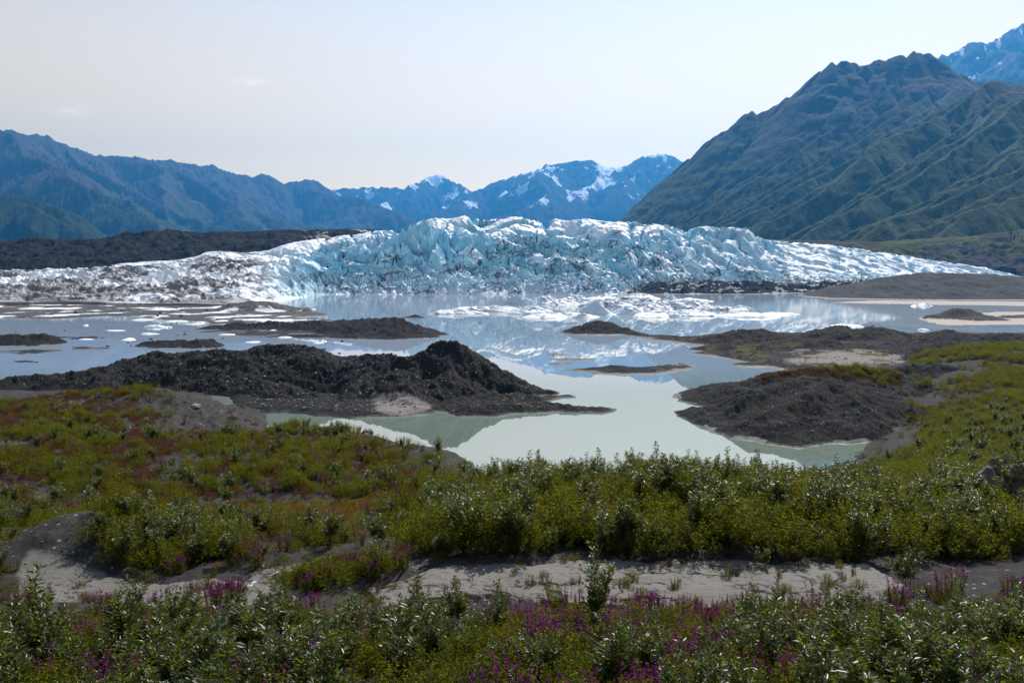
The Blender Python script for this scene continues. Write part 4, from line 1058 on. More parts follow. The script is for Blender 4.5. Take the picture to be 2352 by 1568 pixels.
def willow_proto(seed, h=1.0, stems=8, spread=0.38, leaves=120, lsize=0.074, tall=False):
    """upright shrub: whippy stems from the root, leaves set along them and along short side twigs"""
    R = np.random.default_rng(seed); paths = []; B = []; D = []; N = []; L = []; T = []
    for k in range(stems):
        a = R.uniform(0, 2 * np.pi); lean = spread * R.uniform(0.15, 1.0); hh = h * R.uniform(0.62, 1.0) * (1.0 if k else 1.0)
        if tall and k == 0: lean = 0.05; hh = h * 1.25
        p = np.array([0.04 * np.cos(a), 0.04 * np.sin(a), -0.08]); pts = [tuple(p)]
        n = 7; wob = R.normal(0, 0.035, (n, 2))
        for i in range(n):
            t = (i + 1) / n
            p = np.array([math.cos(a) * lean * t ** 1.2 * h + wob[i, 0] * h, math.sin(a) * lean * t ** 1.2 * h + wob[i, 1] * h, hh * t])
            pts.append(tuple(p))
        paths.append((pts, 0.009 * h, 0.002))
        P_ = np.array(pts)
        def along(q):
            i = np.clip((q * n).astype(int), 0, n - 1); u = (q * n - i)[:, None]
            return P_[i] * (1 - u) + P_[i + 1] * u
        m = leaves
        q = R.uniform(0.28, 1.0, m) ** 0.85
        base = along(q)
        tw = R.uniform(0, 2 * np.pi, m); out = R.uniform(0.0, 0.15, m) * h * (1.15 - q)
        base = base + np.stack([np.cos(tw) * out, np.sin(tw) * out, R.uniform(-0.02, 0.05, m)], 1)
        dirv = np.stack([np.cos(tw), np.sin(tw), R.uniform(0.15, 1.3, m)], 1)
        nr = np.stack([R.normal(0, 0.35, m), R.normal(0, 0.35, m), np.ones(m)], 1)
        B.append(base); D.append(dirv); N.append(nr); L.append(lsize * R.uniform(0.6, 1.2, m)); T.append(R.uniform(0, 1, m))
        for j in range(3):      # twigs
            q0 = R.uniform(0.35, 0.85); c = along(np.array([q0]))[0]; ta = R.uniform(0, 2 * np.pi); ln = 0.2 * h * R.uniform(0.6, 1.2)
            e = c + np.array([math.cos(ta) * ln * 0.7, math.sin(ta) * ln * 0.7, ln * 0.8])
            paths.append(([tuple(c), tuple((c + e) / 2 + 0.01), tuple(e)], 0.004 * h, 0.0015))
            mm = 26; u = R.uniform(0.1, 1.05, mm)[:, None]
            bb = c * (1 - u) + e * u + R.normal(0, 0.012, (mm, 3)); t2 = R.uniform(0, 2 * np.pi, mm)
            B.append(bb); D.append(np.stack([np.cos(t2), np.sin(t2), R.uniform(0.2, 1.2, mm)], 1)); N.append(np.stack([R.normal(0, 0.35, mm), R.normal(0, 0.35, mm), np.ones(mm)], 1)); L.append(lsize * R.uniform(0.5, 1.0, mm)); T.append(R.uniform(0, 1, mm))
    B, D, N = map(np.concatenate, (B, D, N)); L = np.concatenate(L); T = np.concatenate(T)
    return [('stems', tube_mesh('willow_stems', paths, M_BARK, 3)), ('foliage', leaf_mesh('willow_foliage', B, D, N, L, L * 0.42, M_WILLOW, T))]

def bush_proto(seed, h=0.85, w=0.62, leaves=1700, mat=None, lsize=0.056):
    """dense low bush built of many leafy shoots"""
    R = np.random.default_rng(seed); B = []; D = []; N = []; L = []; T = []; paths = []
    shoots = 46
    for k in range(shoots):
        a = R.uniform(0, 2 * np.pi); rr = w * math.sqrt(R.uniform(0, 1)); hh = h * (1 - 0.55 * (rr / w) ** 2) * R.uniform(0.7, 1.12)
        foot = np.array([rr * 0.35 * math.cos(a), rr * 0.35 * math.sin(a), -0.05]); tip = np.array([rr * math.cos(a), rr * math.sin(a), hh])
        if k % 3 == 0: paths.append(([tuple(foot), tuple((foot + tip) / 2 + R.normal(0, 0.02, 3)), tuple(tip)], 0.006, 0.002))
        m = leaves // shoots
        q = R.uniform(0.25, 1.03, m) ** 0.7
        base = foot * (1 - q[:, None]) + tip * q[:, None] + R.normal(0, 0.028, (m, 3))
        ta = R.uniform(0, 2 * np.pi, m)
        B.append(base); D.append(np.stack([np.cos(ta), np.sin(ta), R.uniform(-0.1, 1.1, m)], 1)); N.append(np.stack([R.normal(0, 0.5, m), R.normal(0, 0.5, m), np.ones(m)], 1))
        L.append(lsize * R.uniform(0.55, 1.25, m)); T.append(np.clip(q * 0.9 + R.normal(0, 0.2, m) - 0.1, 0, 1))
    B, D, N = map(np.concatenate, (B, D, N)); L = np.concatenate(L); T = np.concatenate(T)
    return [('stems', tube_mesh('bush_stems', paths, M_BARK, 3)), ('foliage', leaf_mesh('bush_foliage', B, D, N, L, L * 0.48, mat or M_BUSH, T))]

def fireweed_proto(seed, stems=15, h=0.5, w=0.26, seedpods=False):
    R = np.random.default_rng(seed); paths = []; B = []; D = []; N = []; L = []; T = []; FB = []; FD = []; FN = []; FL = []; FT = []
    for k in range(stems):
        a = R.uniform(0, 2 * np.pi); r0 = w * 0.55 * math.sqrt(R.uniform(0, 1)); lean = R.uniform(0, 0.3) * h
        foot = np.array([r0 * math.cos(a), r0 * math.sin(a), -0.04]); tip = foot + np.array([math.cos(a) * lean, math.sin(a) * lean, h * R.uniform(0.7, 1.1)])
        paths.append(([tuple(foot), tuple((foot + tip) / 2 + R.normal(0, 0.01, 3)), tuple(tip)], 0.004, 0.0015))
        m = 34; q = R.uniform(0.05, 0.72, m)
        ta = R.uniform(0, 2 * np.pi, m)
        B.append(foot * (1 - q[:, None]) + tip * q[:, None]); D.append(np.stack([np.cos(ta), np.sin(ta), R.uniform(0.3, 1.3, m)], 1)); N.append(np.stack([R.normal(0, 0.3, m), R.normal(0, 0.3, m), np.ones(m)], 1)); L.append(0.07 * R.uniform(0.6, 1.15, m)); T.append(R.uniform(0, 1, m))
        if R.uniform() < (0.85 if not seedpods else 1.0):
            m = 20; q = R.uniform(0.62, 1.03, m); ta = R.uniform(0, 2 * np.pi, m)
            FB.append(foot * (1 - q[:, None]) + tip * q[:, None]); up = R.uniform(0.9, 2.4, m) if seedpods else R.uniform(0.0, 0.8, m)
            FD.append(np.stack([np.cos(ta), np.sin(ta), up], 1)); FN.append(np.stack([R.normal(0, 0.7, m), R.normal(0, 0.7, m), np.ones(m)], 1)); FL.append((0.045 if seedpods else 0.034) * R.uniform(0.7, 1.15, m)); FT.append(R.uniform(0, 1, m))
    B, D, N, L, T = (np.concatenate(q) for q in (B, D, N, L, T)); FB, FD, FN, FL, FT = (np.concatenate(q) for q in (FB, FD, FN, FL, FT))
    return [('stems', tube_mesh('fireweed_stems', paths, M_BARK, 3)), ('foliage', leaf_mesh('fireweed_foliage', B, D, N, L, L * 0.2, M_FWGREEN, T)),
            ('seed_spikes' if seedpods else 'flower_spikes', leaf_mesh('fireweed_spikes', FB, FD, FN, FL, FL * (0.22 if seedpods else 0.75), M_SEED if seedpods else M_FLOWER, FT))]

def tuft_proto(seed, n, h, w, mat, width=0.006, droop=0.3, name='blades'):
    R = np.random.default_rng(seed)
    a = R.uniform(0, 2 * np.pi, n); r = w * np.sqrt(R.uniform(0, 1, n)) * 0.5
    B = np.stack([r * np.cos(a), r * np.sin(a), np.full(n, -0.02)], 1)
    D = np.stack([np.cos(a) * R.uniform(0.05, 0.7, n), np.sin(a) * R.uniform(0.05, 0.7, n), np.ones(n)], 1)
    N = np.stack([R.normal(0, 1, n), R.normal(0, 1, n), np.full(n, 0.2)], 1)
    L = h * R.uniform(0.5, 1.1, n)
    return [(name, leaf_mesh('grass_' + name, B, D, N, L, np.full(n, width), mat, R.uniform(0, 1, n), 0.1))]
def heath_proto(seed, h=0.26, w=0.36, n=900):
    R = np.random.default_rng(seed)
    a = R.uniform(0, 2 * np.pi, n); rr = w * np.sqrt(R.uniform(0, 1, n)); top = h * np.sqrt(np.clip(1 - (rr / w) ** 2, 0, 1)) * (1 + 0.25 * np.sin(a * 3 + seed) )
    q = R.uniform(0.35, 1.0, n) ** 0.5
    B = np.stack([rr * np.cos(a), rr * np.sin(a), top * q], 1)
    D = np.stack([np.cos(a) * 0.6 + R.normal(0, 0.3, n), np.sin(a) * 0.6 + R.normal(0, 0.3, n), np.ones(n)], 1)
    N = R.normal(0, 1, (n, 3)); L = 0.045 * R.uniform(0.6, 1.3, n)
    return [('foliage', leaf_mesh('heath_foliage', B, D, N, L, L * 0.32, M_HEATH, np.clip(R.normal(0.35 + 0.3 * math.sin(seed), 0.3, n), 0, 1)))]

def field_heights(name, x, y):
    s, dd, Z = FIELDS[name]
    q = x / y
    i = np.clip(np.searchsorted(dd, y) - 1, 0, len(dd) - 2); j = np.clip(np.searchsorted(s, q) - 1, 0, len(s) - 2)
    u = np.clip((y - dd[i]) / (dd[i + 1] - dd[i]), 0, 1); v = np.clip((q - s[j]) / (s[j + 1] - s[j]), 0, 1)
    z = (Z[i, j] * (1 - v) + Z[i, j + 1] * v) * (1 - u) + (Z[i + 1, j] * (1 - v) + Z[i + 1, j + 1] * v) * u
    return np.where((y < dd[0]) | (y > dd[-1]) | (q < s[0]) | (q > s[-1]), -9.0, z)
def grounds(x, y):
    z = np.full(np.shape(x), -9.0)
    for k in ('hillside', 'shore_mound', 'moraine_mound', 'mud_flat'): z = np.maximum(z, field_heights(k, x, y))
    return z

KINDS_ = {   # prototypes of every kind of plant
    'willow_shrub': [willow_proto(1), willow_proto(2, stems=9, spread=0.45), willow_proto(3, stems=6, spread=0.25, tall=True), willow_proto(4, stems=8, spread=0.38)],
    'green_bush': [bush_proto(11), bush_proto(12, h=0.7, w=0.75), bush_proto(13, h=1.0, w=0.55)],
    'fireweed': [fireweed_proto(21), fireweed_proto(22, stems=19, w=0.34), fireweed_proto(23, h=0.58)],
    'seeding_fireweed': [fireweed_proto(26, seedpods=True), fireweed_proto(27, stems=18, w=0.32, seedpods=True)],
    'heath_cushion': [heath_proto(31), heath_proto(33, 0.2, 0.45), heath_proto(36, 0.3, 0.3)],
    'grass_tuft': [tuft_proto(41, 70, 0.24, 0.22, M_GRASS), tuft_proto(42, 90, 0.18, 0.34, M_GRASS)],
    'foxtail_grass': [tuft_proto(51, 60, 0.38, 0.22, M_PINK, 0.012), tuft_proto(52, 60, 0.32, 0.34, M_PINK, 0.014)],
}
PLANTS = {k: [] for k in KINDS_}       # (x, y, z, scale, rot, variant, px, py, d)
RV = np.random.default_rng(77)
def scatter(kind, d0, d1, s0, s1, dens, size, accept, jitter=0.45, pan=False):
    area = (s1 - s0) * (d1 * d1 - d0 * d0) / 2
    n = int(area * dens)
    s = RV.uniform(s0, s1, n); d = np.sqrt(RV.uniform(d0 * d0, d1 * d1, n)); x = s * d
    z = grounds(x, d)
    px, py = project(x, d, z)
    pm = pan_mask(x, d)
    prob = accept(x, d, z, px, py)
    ok = (RV.uniform(0, 1, n) < prob) & (z > 0.15) & ((pm < -0.25) | pan)
    nv = len(KINDS_[kind])
    for i in np.nonzero(ok)[0]:
        PLANTS[kind].append((x[i], d[i], z[i], size * RV.uniform(1 - jitter, 1 + jitter), RV.uniform(0, 6.283), int(RV.integers(nv)), px[i], py[i], d[i]))
def place(kind, px, py, d, size, variant=0, label=None):
    x = ray(px, py)[0] * d; z = float(grounds(np.array([x]), np.array([float(d)]))[0])
    q = project(x, d, z)
    PLANTS[kind].insert(0, (x, d, z, size, RV.uniform(0, 6.283), variant, q[0], q[1], d, label))

def patches(x, y, sc, seed, lo=-0.1, hi=0.25): return sstep(lo, hi, fbm(x / sc, y / sc, 3, seed))
hx, hy = P(165, 1250, 28)[0], 28.0
def not_hump(x, y): return 1 - np.exp(-(((x - hx) / 2.6) ** 2 + ((y - hy + 1.2) / 2.1) ** 2) ** 2 * 0.6)
def one(v): return np.ones_like(v)
near_fw = lambda x, d: patches(x, d, 3.5, 401, -0.15, 0.2)
# the bank below the camera
scatter('willow_shrub', 6.0, 18.6, -0.85, 0.85, 2.3, 0.86, lambda x, d, z, px, py: (0.35 + 0.65 * patches(x, d, 3.0, 402)) * np.where(d > 15, 0.45, 1) * np.where((px > 650) & (px < 1250), 0.75, 1))
scatter('green_bush', 6.0, 19.0, -0.85, 0.85, 4.2, 0.64, lambda x, d, z, px, py: (0.7 + 0.3 * patches(x, d, 3.0, 403)) * np.where(px > 1500, 1.0, 0.7))
scatter('fireweed', 6.0, 20.3, -0.85, 0.85, 3.0, 1.05, lambda x, d, z, px, py: 0.06 + 0.9 * near_fw(x, d) * np.where(d > 16.5, 1.0, 0.7) * np.where(px < 700, 0.35, 1))
scatter('seeding_fireweed', 6.0, 20.5, -0.85, 0.85, 1.2, 0.95, lambda x, d, z, px, py: 0.05 + 0.9 * patches(x, d, 3.0, 404) * np.where(px > 1300, 1.0, 0.35))
scatter('grass_tuft', 6.0, 20.0, -0.85, 0.85, 1.2, 1.0, lambda x, d, z, px, py: 0.4 * one(x))
scatter('foxtail_grass', 12, 20.0, 0.1, 0.6, 1.2, 1.0, lambda x, d, z, px, py: patches(x, d, 2.0, 405, 0.15, 0.4))
# the thicket behind the mud
mid = lambda x, d, z, px, py: np.where(px > 960 + (26 - np.clip(d, 24, 26)) * 20, 1.0, 0.0)
scatter('green_bush', 24.2, 49, -0.14, 0.85, 2.0, 1.25, lambda x, d, z, px, py: mid(x, d, z, px, py) * (0.72 + 0.28 * patches(x, d, 5, 411)))
scatter('willow_shrub', 24.2, 48, -0.16, 0.85, 1.0, 1.35, lambda x, d, z, px, py: mid(x, d, z, px, py) * (0.25 + 0.75 * patches(x, d, 5, 412)))
scatter('fireweed', 24.2, 60, 0.35, 0.85, 1.4, 1.1, lambda x, d, z, px, py: patches(x, d, 4, 413, 0.05, 0.35) * np.where(px > 2020, 1, 0))
scatter('seeding_fireweed', 24.0, 48, -0.1, 0.85, 0.5, 1.0, lambda x, d, z, px, py: patches(x, d, 4, 414))
# left hollow between the dry channel and the grassy strip
lo = lambda px: np.where(px < 1000, 1.0, 0.0)
strip = lambda px, d: 1 - np.exp(-((d - 43) / 4.2) ** 4) * sstep(400, 470, px) * (1 - sstep(860, 960, px))
scatter('willow_shrub', 22.0, 41, -0.85, -0.05, 0.55, 0.95, lambda x, d, z, px, py: lo(px) * not_hump(x, d) * (0.15 + 0.85 * patches(x, d, 4, 421, 0.0, 0.3)) * np.where((d > 36) & (px > 350), 0.25, 1))
scatter('green_bush', 22.0, 41, -0.85, -0.05, 1.4, 0.85, lambda x, d, z, px, py: lo(px) * not_hump(x, d) * (0.2 + 0.8 * patches(x, d, 4, 422)) * np.where((d > 37) & (px > 350), 0.3, 1))
scatter('fireweed', 20.0, 41, -0.85, -0.05, 0.9, 1.05, lambda x, d, z, px, py: lo(px) * not_hump(x, d) * (0.1 + 0.9 * patches(x, d, 4, 423)) * np.where((d > 38) & (px > 350), 0.35, 1))
scatter('grass_tuft', 24.0, 48, -0.85, -0.02, 4.5, 1.3, lambda x, d, z, px, py: lo(px) * not_hump(x, d) * (0.10 + 1.0 * np.exp(-((d - 43) / 3.4) ** 2) * sstep(350, 470, px)))
clump = lambda x, d, z, px, py: sstep(225, 270, px) * (1 - sstep(540, 600, px))
scatter('green_bush', 24.6, 31, -0.60, -0.28, 2.0, 1.05, lambda x, d, z, px, py: clump(x, d, z, px, py))
scatter('willow_shrub', 24.6, 32, -0.60, -0.28, 1.3, 1.05, lambda x, d, z, px, py: clump(x, d, z, px, py))
ribbon = lambda x, d, z, px, py: np.where(in_poly(px, py, [(650, 1330), (760, 1292), (930, 1277), (930, 1300), (820, 1330), (700, 1362)]), 1.0, 0.0)
scatter('green_bush', 20.5, 26, -0.32, -0.1, 9.0, 0.5, ribbon, pan=True)
scatter('fireweed', 20.5, 26, -0.32, -0.1, 2.0, 0.8, ribbon, pan=True)
ribbon2 = lambda x, d, z, px, py: np.where(in_poly(px, py, [(415, 1370), (470, 1345), (560, 1350), (560, 1385), (450, 1392)]), 1.0, 0.0)
scatter('fireweed', 19.5, 24, -0.46, -0.28, 4.0, 0.9, ribbon2, pan=True)
scatter('green_bush', 19.5, 24, -0.46, -0.28, 4.0, 0.5, ribbon2, pan=True)
edgeb = lambda x, d, z, px, py: np.where(np.abs(pan_mask(x, d) - 0.2) < 1.0, 1.0, 0.0) * patches(x, d, 1.5, 451, -0.1, 0.2)
scatter('green_bush', 19.0, 26.5, -0.66, 0.62, 1.6, 0.32, edgeb, pan=True)
scatter('seeding_fireweed', 19.0, 26.5, -0.66, 0.62, 1.2, 0.6, edgeb, pan=True)
scatter('grass_tuft', 19.5, 25, -0.6, 0.6, 0.5, 0.6, lambda x, d, z, px, py: 0.5 * one(x), pan=True)
# left slope down to the pond
bare = lambda px, d: (1 - sstep(235, 300, px) * (1 - sstep(600, 650, px)) * sstep(70, 82, d)) * (1 - 0.8 * sstep(55, 64, d - (px - 850) * -0.06) * sstep(820, 900, px))
shore = lambda px, d: np.where((px > 600) & (px < 1260), 1 - sstep(0, 5, d - np.interp(px, [600, 680, 850, 1000, 1200, 1260], [92, 86, 74, 58, 47, 44])), 1.0)
lv = lambda x, d, z, px, py: np.where(px < 1270, 1.0, 0.0) * bare(px, d) * shore(px, d) * strip(px, d)
scatter('green_bush', 40, 100, -0.85, 0.05, 1.3, 1.0, lambda x, d, z, px, py: lv(x, d, z, px, py) * (0.15 * (1 - sstep(50, 70, d)) + 0.85 * patches(x, d, 7, 431, -0.1 + 0.0 * d, 0.22)) * (1 - 0.6 * sstep(80, 98, d)))
scatter('fireweed', 40, 100, -0.85, 0.05, 0.42, 1.25, lambda x, d, z, px, py: lv(x, d, z, px, py) * patches(x, d, 6, 432, -0.1, 0.25) * (1 - 0.6 * sstep(82, 98, d)))
scatter('seeding_fireweed', 40, 100, -0.85, 0.05, 0.55, 1.25, lambda x, d, z, px, py: lv(x, d, z, px, py) * patches(x, d, 6, 433))
scatter('heath_cushion', 40, 118, -0.85, 0.05, 0.85, 1.6, lambda x, d, z, px, py: lv(x, d, z, px, py) * (0.15 + 0.85 * patches(x, d, 7, 434)) * (1 - 0.7 * sstep(90, 112, d)))
scatter('willow_shrub', 40, 98, -0.85, 0.05, 0.10, 1.2, lambda x, d, z, px, py: lv(x, d, z, px, py) * (1 - 0.7 * sstep(75, 95, d)))
scatter('heath_cushion', 88, 128, -0.66, -0.25, 0.06, 1.4, lambda x, d, z, px, py: 0.6 * one(x))
scatter('green_bush', 88, 122, -0.85, -0.42, 0.35, 1.1, lambda x, d, z, px, py: patches(x, d, 7, 435, -0.05, 0.25) * (1 - sstep(330, 420, px)))
scatter('heath_cushion', 88, 124, -0.85, -0.42, 0.35, 1.7, lambda x, d, z, px, py: patches(x, d, 6, 436, -0.05, 0.25) * (1 - sstep(330, 420, px)))
scatter('grass_tuft', 86, 124, -0.85, -0.36, 0.4, 2.0, lambda x, d, z, px, py: patches(x, d, 6, 437, 0.0, 0.3) * (1 - sstep(380, 480, px)))
scatter('seeding_fireweed', 86, 124, -0.85, -0.36, 0.15, 1.6, lambda x, d, z, px, py: patches(x, d, 6, 438, 0.0, 0.3) * (1 - sstep(380, 480, px)))
# right slope and the far right bank
rv = lambda x, d, z, px, py: np.where(px > 1880, 1.0, 0.0) * np.where((d > 108) & (px < 2120), 0.06, 1.0) * (1 - 0.85 * np.exp(-((px - 2110) / 90) ** 2 - ((d - 172) / 30) ** 2))
scatter('green_bush', 47, 140, 0.35, 0.85, 0.95, 1.15, lambda x, d, z, px, py: rv(x, d, z, px, py) * (0.3 + 0.7 * patches(x, d, 9, 441, -0.25, 0.1)))
scatter('willow_shrub', 47, 140, 0.35, 0.85, 0.07, 1.5, lambda x, d, z, px, py: rv(x, d, z, px, py))
scatter('heath_cushion', 47, 160, 0.32, 0.85, 0.35, 1.7, lambda x, d, z, px, py: rv(x, d, z, px, py) * patches(x, d, 9, 442))
scatter('fireweed', 60, 160, 0.36, 0.85, 0.16, 1.3, lambda x, d, z, px, py: rv(x, d, z, px, py) * patches(x, d, 8, 443, 0.05, 0.3))
far_v = lambda x, d, z, px, py: np.where((px > 2090) & (z > 1.2), 1.0, 0.0) * np.where((px < 2260) & (d > 190) & (d < 212) & (py < 895), 0.04, 1.0) * (1 - 0.85 * np.exp(-((px - 2140) / 110) ** 2 - ((d - 172) / 26) ** 2))
scatter('green_bush', 138, 258, 0.42, 0.85, 0.40, 1.7, lambda x, d, z, px, py: far_v(x, d, z, px, py) * patches(x, d, 12, 444, -0.35, 0.0))
scatter('heath_cushion', 138, 262, 0.42, 0.85, 0.22, 2.2, lambda x, d, z, px, py: far_v(x, d, z, px, py) * (0.2 + 0.8 * patches(x, d, 10, 445)))
scatter('fireweed', 150, 258, 0.42, 0.85, 0.10, 2.2, lambda x, d, z, px, py: far_v(x, d, z, px, py) * patches(x, d, 9, 446, 0.0, 0.25))
# heath and fireweed along the back of the shore mound
scatter('heath_cushion', 160, 192, 0.29, 0.52, 1.1, 1.9, lambda x, d, z, px, py: np.exp(-((d - 186) / 5.0) ** 2) * np.where(z > 0.9, 1, 0) * sstep(1720, 1760, px) * (1 - sstep(2060, 2090, px)))
scatter('green_bush', 170, 195, 0.36, 0.52, 0.5, 1.7, lambda x, d, z, px, py: np.exp(-((d - 187) / 4.0) ** 2) * np.where(z > 2.5, 1, 0) * sstep(1860, 1900, px) * (1 - sstep(2050, 2070, px)))
scatter('heath_cushion', 128, 200, 0.2, 0.55, 0.012, 1.6, lambda x, d, z, px, py: 0.6 * one(x))
scatter('heath_cushion', 158, 215, -0.45, 0.1, 0.010, 1.6, lambda x, d, z, px, py: 0.6 * one(x))
scatter('heath_cushion', 228, 345, 0.2, 0.85, 0.012, 2.2, lambda x, d, z, px, py: 0.7 * one(x))

# plants that stand out on their own
for a in [
    ('willow_shrub', 1360, 1440, 15.6, 1.75, 2, 'tall pale-leaved willow rising alone in front of the wide mud pan'),
    ('willow_shrub', 962, 1400, 18.0, 1.30, 2, 'dark slim willow at the near left end of the wide mud pan'),
    ('willow_shrub', 1048, 1420, 17.2, 1.15, 3, 'bushy willow with silver leaves just right of the dark slim willow'),
    ('green_bush', 1272, 1365, 20.2, 0.85, 2, 'upright yellow-green bush on the edge of the wide mud pan'),
    ('willow_shrub', 1782, 1405, 19.4, 0.95, 2, 'small willow sticking out of the magenta fireweed on the mud edge'),
    ('willow_shrub', 2080, 1365, 21.2, 1.15, 1, 'many-stemmed willow standing on the right end of the mud pan'),
    ('willow_shrub', 1752, 1312, 23.6, 0.7, 0, 'sparse little willow growing on the bare mud pan'),
    ('willow_shrub', 2165, 1150, 40.0, 2.3, 2, 'tallest willow on the right, covered in pale glinting leaves'),
    ('willow_shrub', 2330, 1110, 42.0, 2.2, 3, 'dark tall willow against the right edge of the photo'),
    ('willow_shrub', 1236, 1110, 47.0, 1.7, 2, 'leafy willow standing alone against the pale lake left of the thicket'),
    ('willow_shrub', 1318, 1085, 45.0, 1.5, 0, 'willow clump against the lake at the left end of the thicket'),
    ('willow_shrub', 1346, 1080, 44.0, 1.7, 2, 'thin tall willow shoot poking above the thicket into the lake'),
    ('willow_shrub', 1452, 1060, 43.0, 1.75, 2, 'pointed willow top rising above the thicket near its middle'),
    ('willow_shrub', 1600, 1062, 43.0, 1.55, 2, 'broad willow top on the crest of the thicket'),
    ('willow_shrub', 1742, 1085, 43.0, 1.9, 2, 'spindly dead-looking willow stalk above the right half of the thicket'),
    ('willow_shrub', 90, 1480, 10.5, 1.5, 2, 'tall willow stem at the left edge above the near thicket'),
    ('willow_shrub', 270, 1475, 12.0, 1.45, 3, 'dense willow before the dry channel, left of the lone fireweed bush'),
    ('willow_shrub', 378, 1470, 12.5, 1.35, 1, 'many-branched willow in front of the dry channel bend'),
    ('willow_shrub', 655, 1440, 14.0, 1.2, 2, 'slim willow in front of the white-crusted channel'),
    ('fireweed', 850, 1330, 23.0, 1.4, 0, 'fireweed bush standing on the channel bank beside the white crust'),
    ('willow_shrub', 870, 1300, 23.5, 0.9, 2, 'leafy willow stalk beside the white-crusted channel'),
    ('foxtail_grass', 1250, 1385, 18.9, 1.8, 0, 'large coral-pink foxtail grass clump at the mud edge'),
    ('foxtail_grass', 1285, 1390, 18.8, 1.6, 1, 'smaller coral-pink foxtail grass clump beside the tall pale willow'),
]: place(*a)
for i in range(44):      # magenta spikes along the near edge of the mud pan
    u = i / 43
    x0 = lerp(1000, 1330, u) if i % 2 else lerp(1390, 2330, u)
    place('fireweed', x0, 1402 + (8 if x0 > 1400 else -8), 19.0 + RV.uniform(-0.4, 0.5), RV.uniform(0.8, 1.15), i % 3)
for i in range(30):
    place('seeding_fireweed', RV.uniform(1555, 1840), 1405, RV.uniform(19.2, 20.4), RV.uniform(0.75, 1.0), i % 2)

# the ones that show largest stand as single plants, the rest of each kind as one mass
ZONES = {
    'willow_shrub': ['bushy willow', 'wide-spreading willow', 'slim upright willow', 'full-crowned willow'], 'green_bush': ['rounded green bush', 'broad low green bush', 'upright green bush'],
    'fireweed': ['magenta fireweed', 'dense magenta fireweed', 'tall magenta fireweed'], 'seeding_fireweed': ['fireweed in red seed', 'thick fireweed in red seed'],
    'heath_cushion': ['brownish heath cushion', 'flat reddish heath mat', 'domed heath cushion'], 'grass_tuft': ['ochre grass tuft', 'wide ochre grass tuft'], 'foxtail_grass': ['pink foxtail grass', 'wide pink foxtail grass']}
PLURAL = {'willow_shrub': 'willows', 'green_bush': 'green bushes', 'fireweed': 'magenta fireweeds', 'seeding_fireweed': 'fireweeds in red seed', 'heath_cushion': 'heath cushions', 'grass_tuft': 'ochre grass tufts', 'foxtail_grass': 'pink foxtail grasses'}
def zone(px, d):
    if d < 12.5:
        return ('at the bottom edge, left corner' if px < 420 else 'at the bottom edge below the dry channel' if px < 900 else 'at the bottom edge below the tall pale willow' if px < 1450 else
                'at the bottom edge below the rock ledge' if px < 1950 else 'at the bottom edge, right corner')
    if d < 19.5:
        return ('in front of the grey hummock' if px < 330 else 'in front of the dry channel' if px < 900 else 'in front of the mud pan, left half' if px < 1350 else
                'in front of the mud pan, right half' if px < 1850 else 'beside and below the rock ledge')
    if d < 24.2: return 'on the edge of the dry channel' if px < 1000 else 'on the edge of the mud pan'
    if px < 1000 and d < 41: return 'behind the grey hummock' if px < 400 else 'between dry channel and ochre grass'
    if px < 1250: return 'on the left slope near the grey dune' if px < 620 else 'on the slope above the green pond'
    if d < 50 and px < 2050: return ('at the foot of the thicket' if d < 30 else 'in the heart of the thicket' if d < 39 else 'on the crest of the thicket') + (', left half' if px < 1550 else ', right half')
    if d < 60: return 'on the slope beside the rock outcrop'
    if d < 140: return 'on the slope right of the lake'
    return 'on the far bank beyond the shore mound'
MASS = {'willow_shrub': 'willow_thicket', 'green_bush': 'bush_cover', 'fireweed': 'fireweed_cover', 'seeding_fireweed': 'seeding_fireweed_cover', 'heath_cushion': 'heath_cover', 'grass_tuft': 'grass_cover', 'foxtail_grass': 'foxtail_cover'}
LIMIT = {'willow_shrub': 300, 'green_bush': 300, 'fireweed': 300, 'seeding_fireweed': 220, 'heath_cushion': 220, 'grass_tuft': 220, 'foxtail_grass': 120}
CAT = {'willow_shrub': 'shrub', 'green_bush': 'bush', 'fireweed': 'fireweed', 'seeding_fireweed': 'fireweed', 'heath_cushion': 'heath', 'grass_tuft': 'grass tuft', 'foxtail_grass': 'grass tuft'}
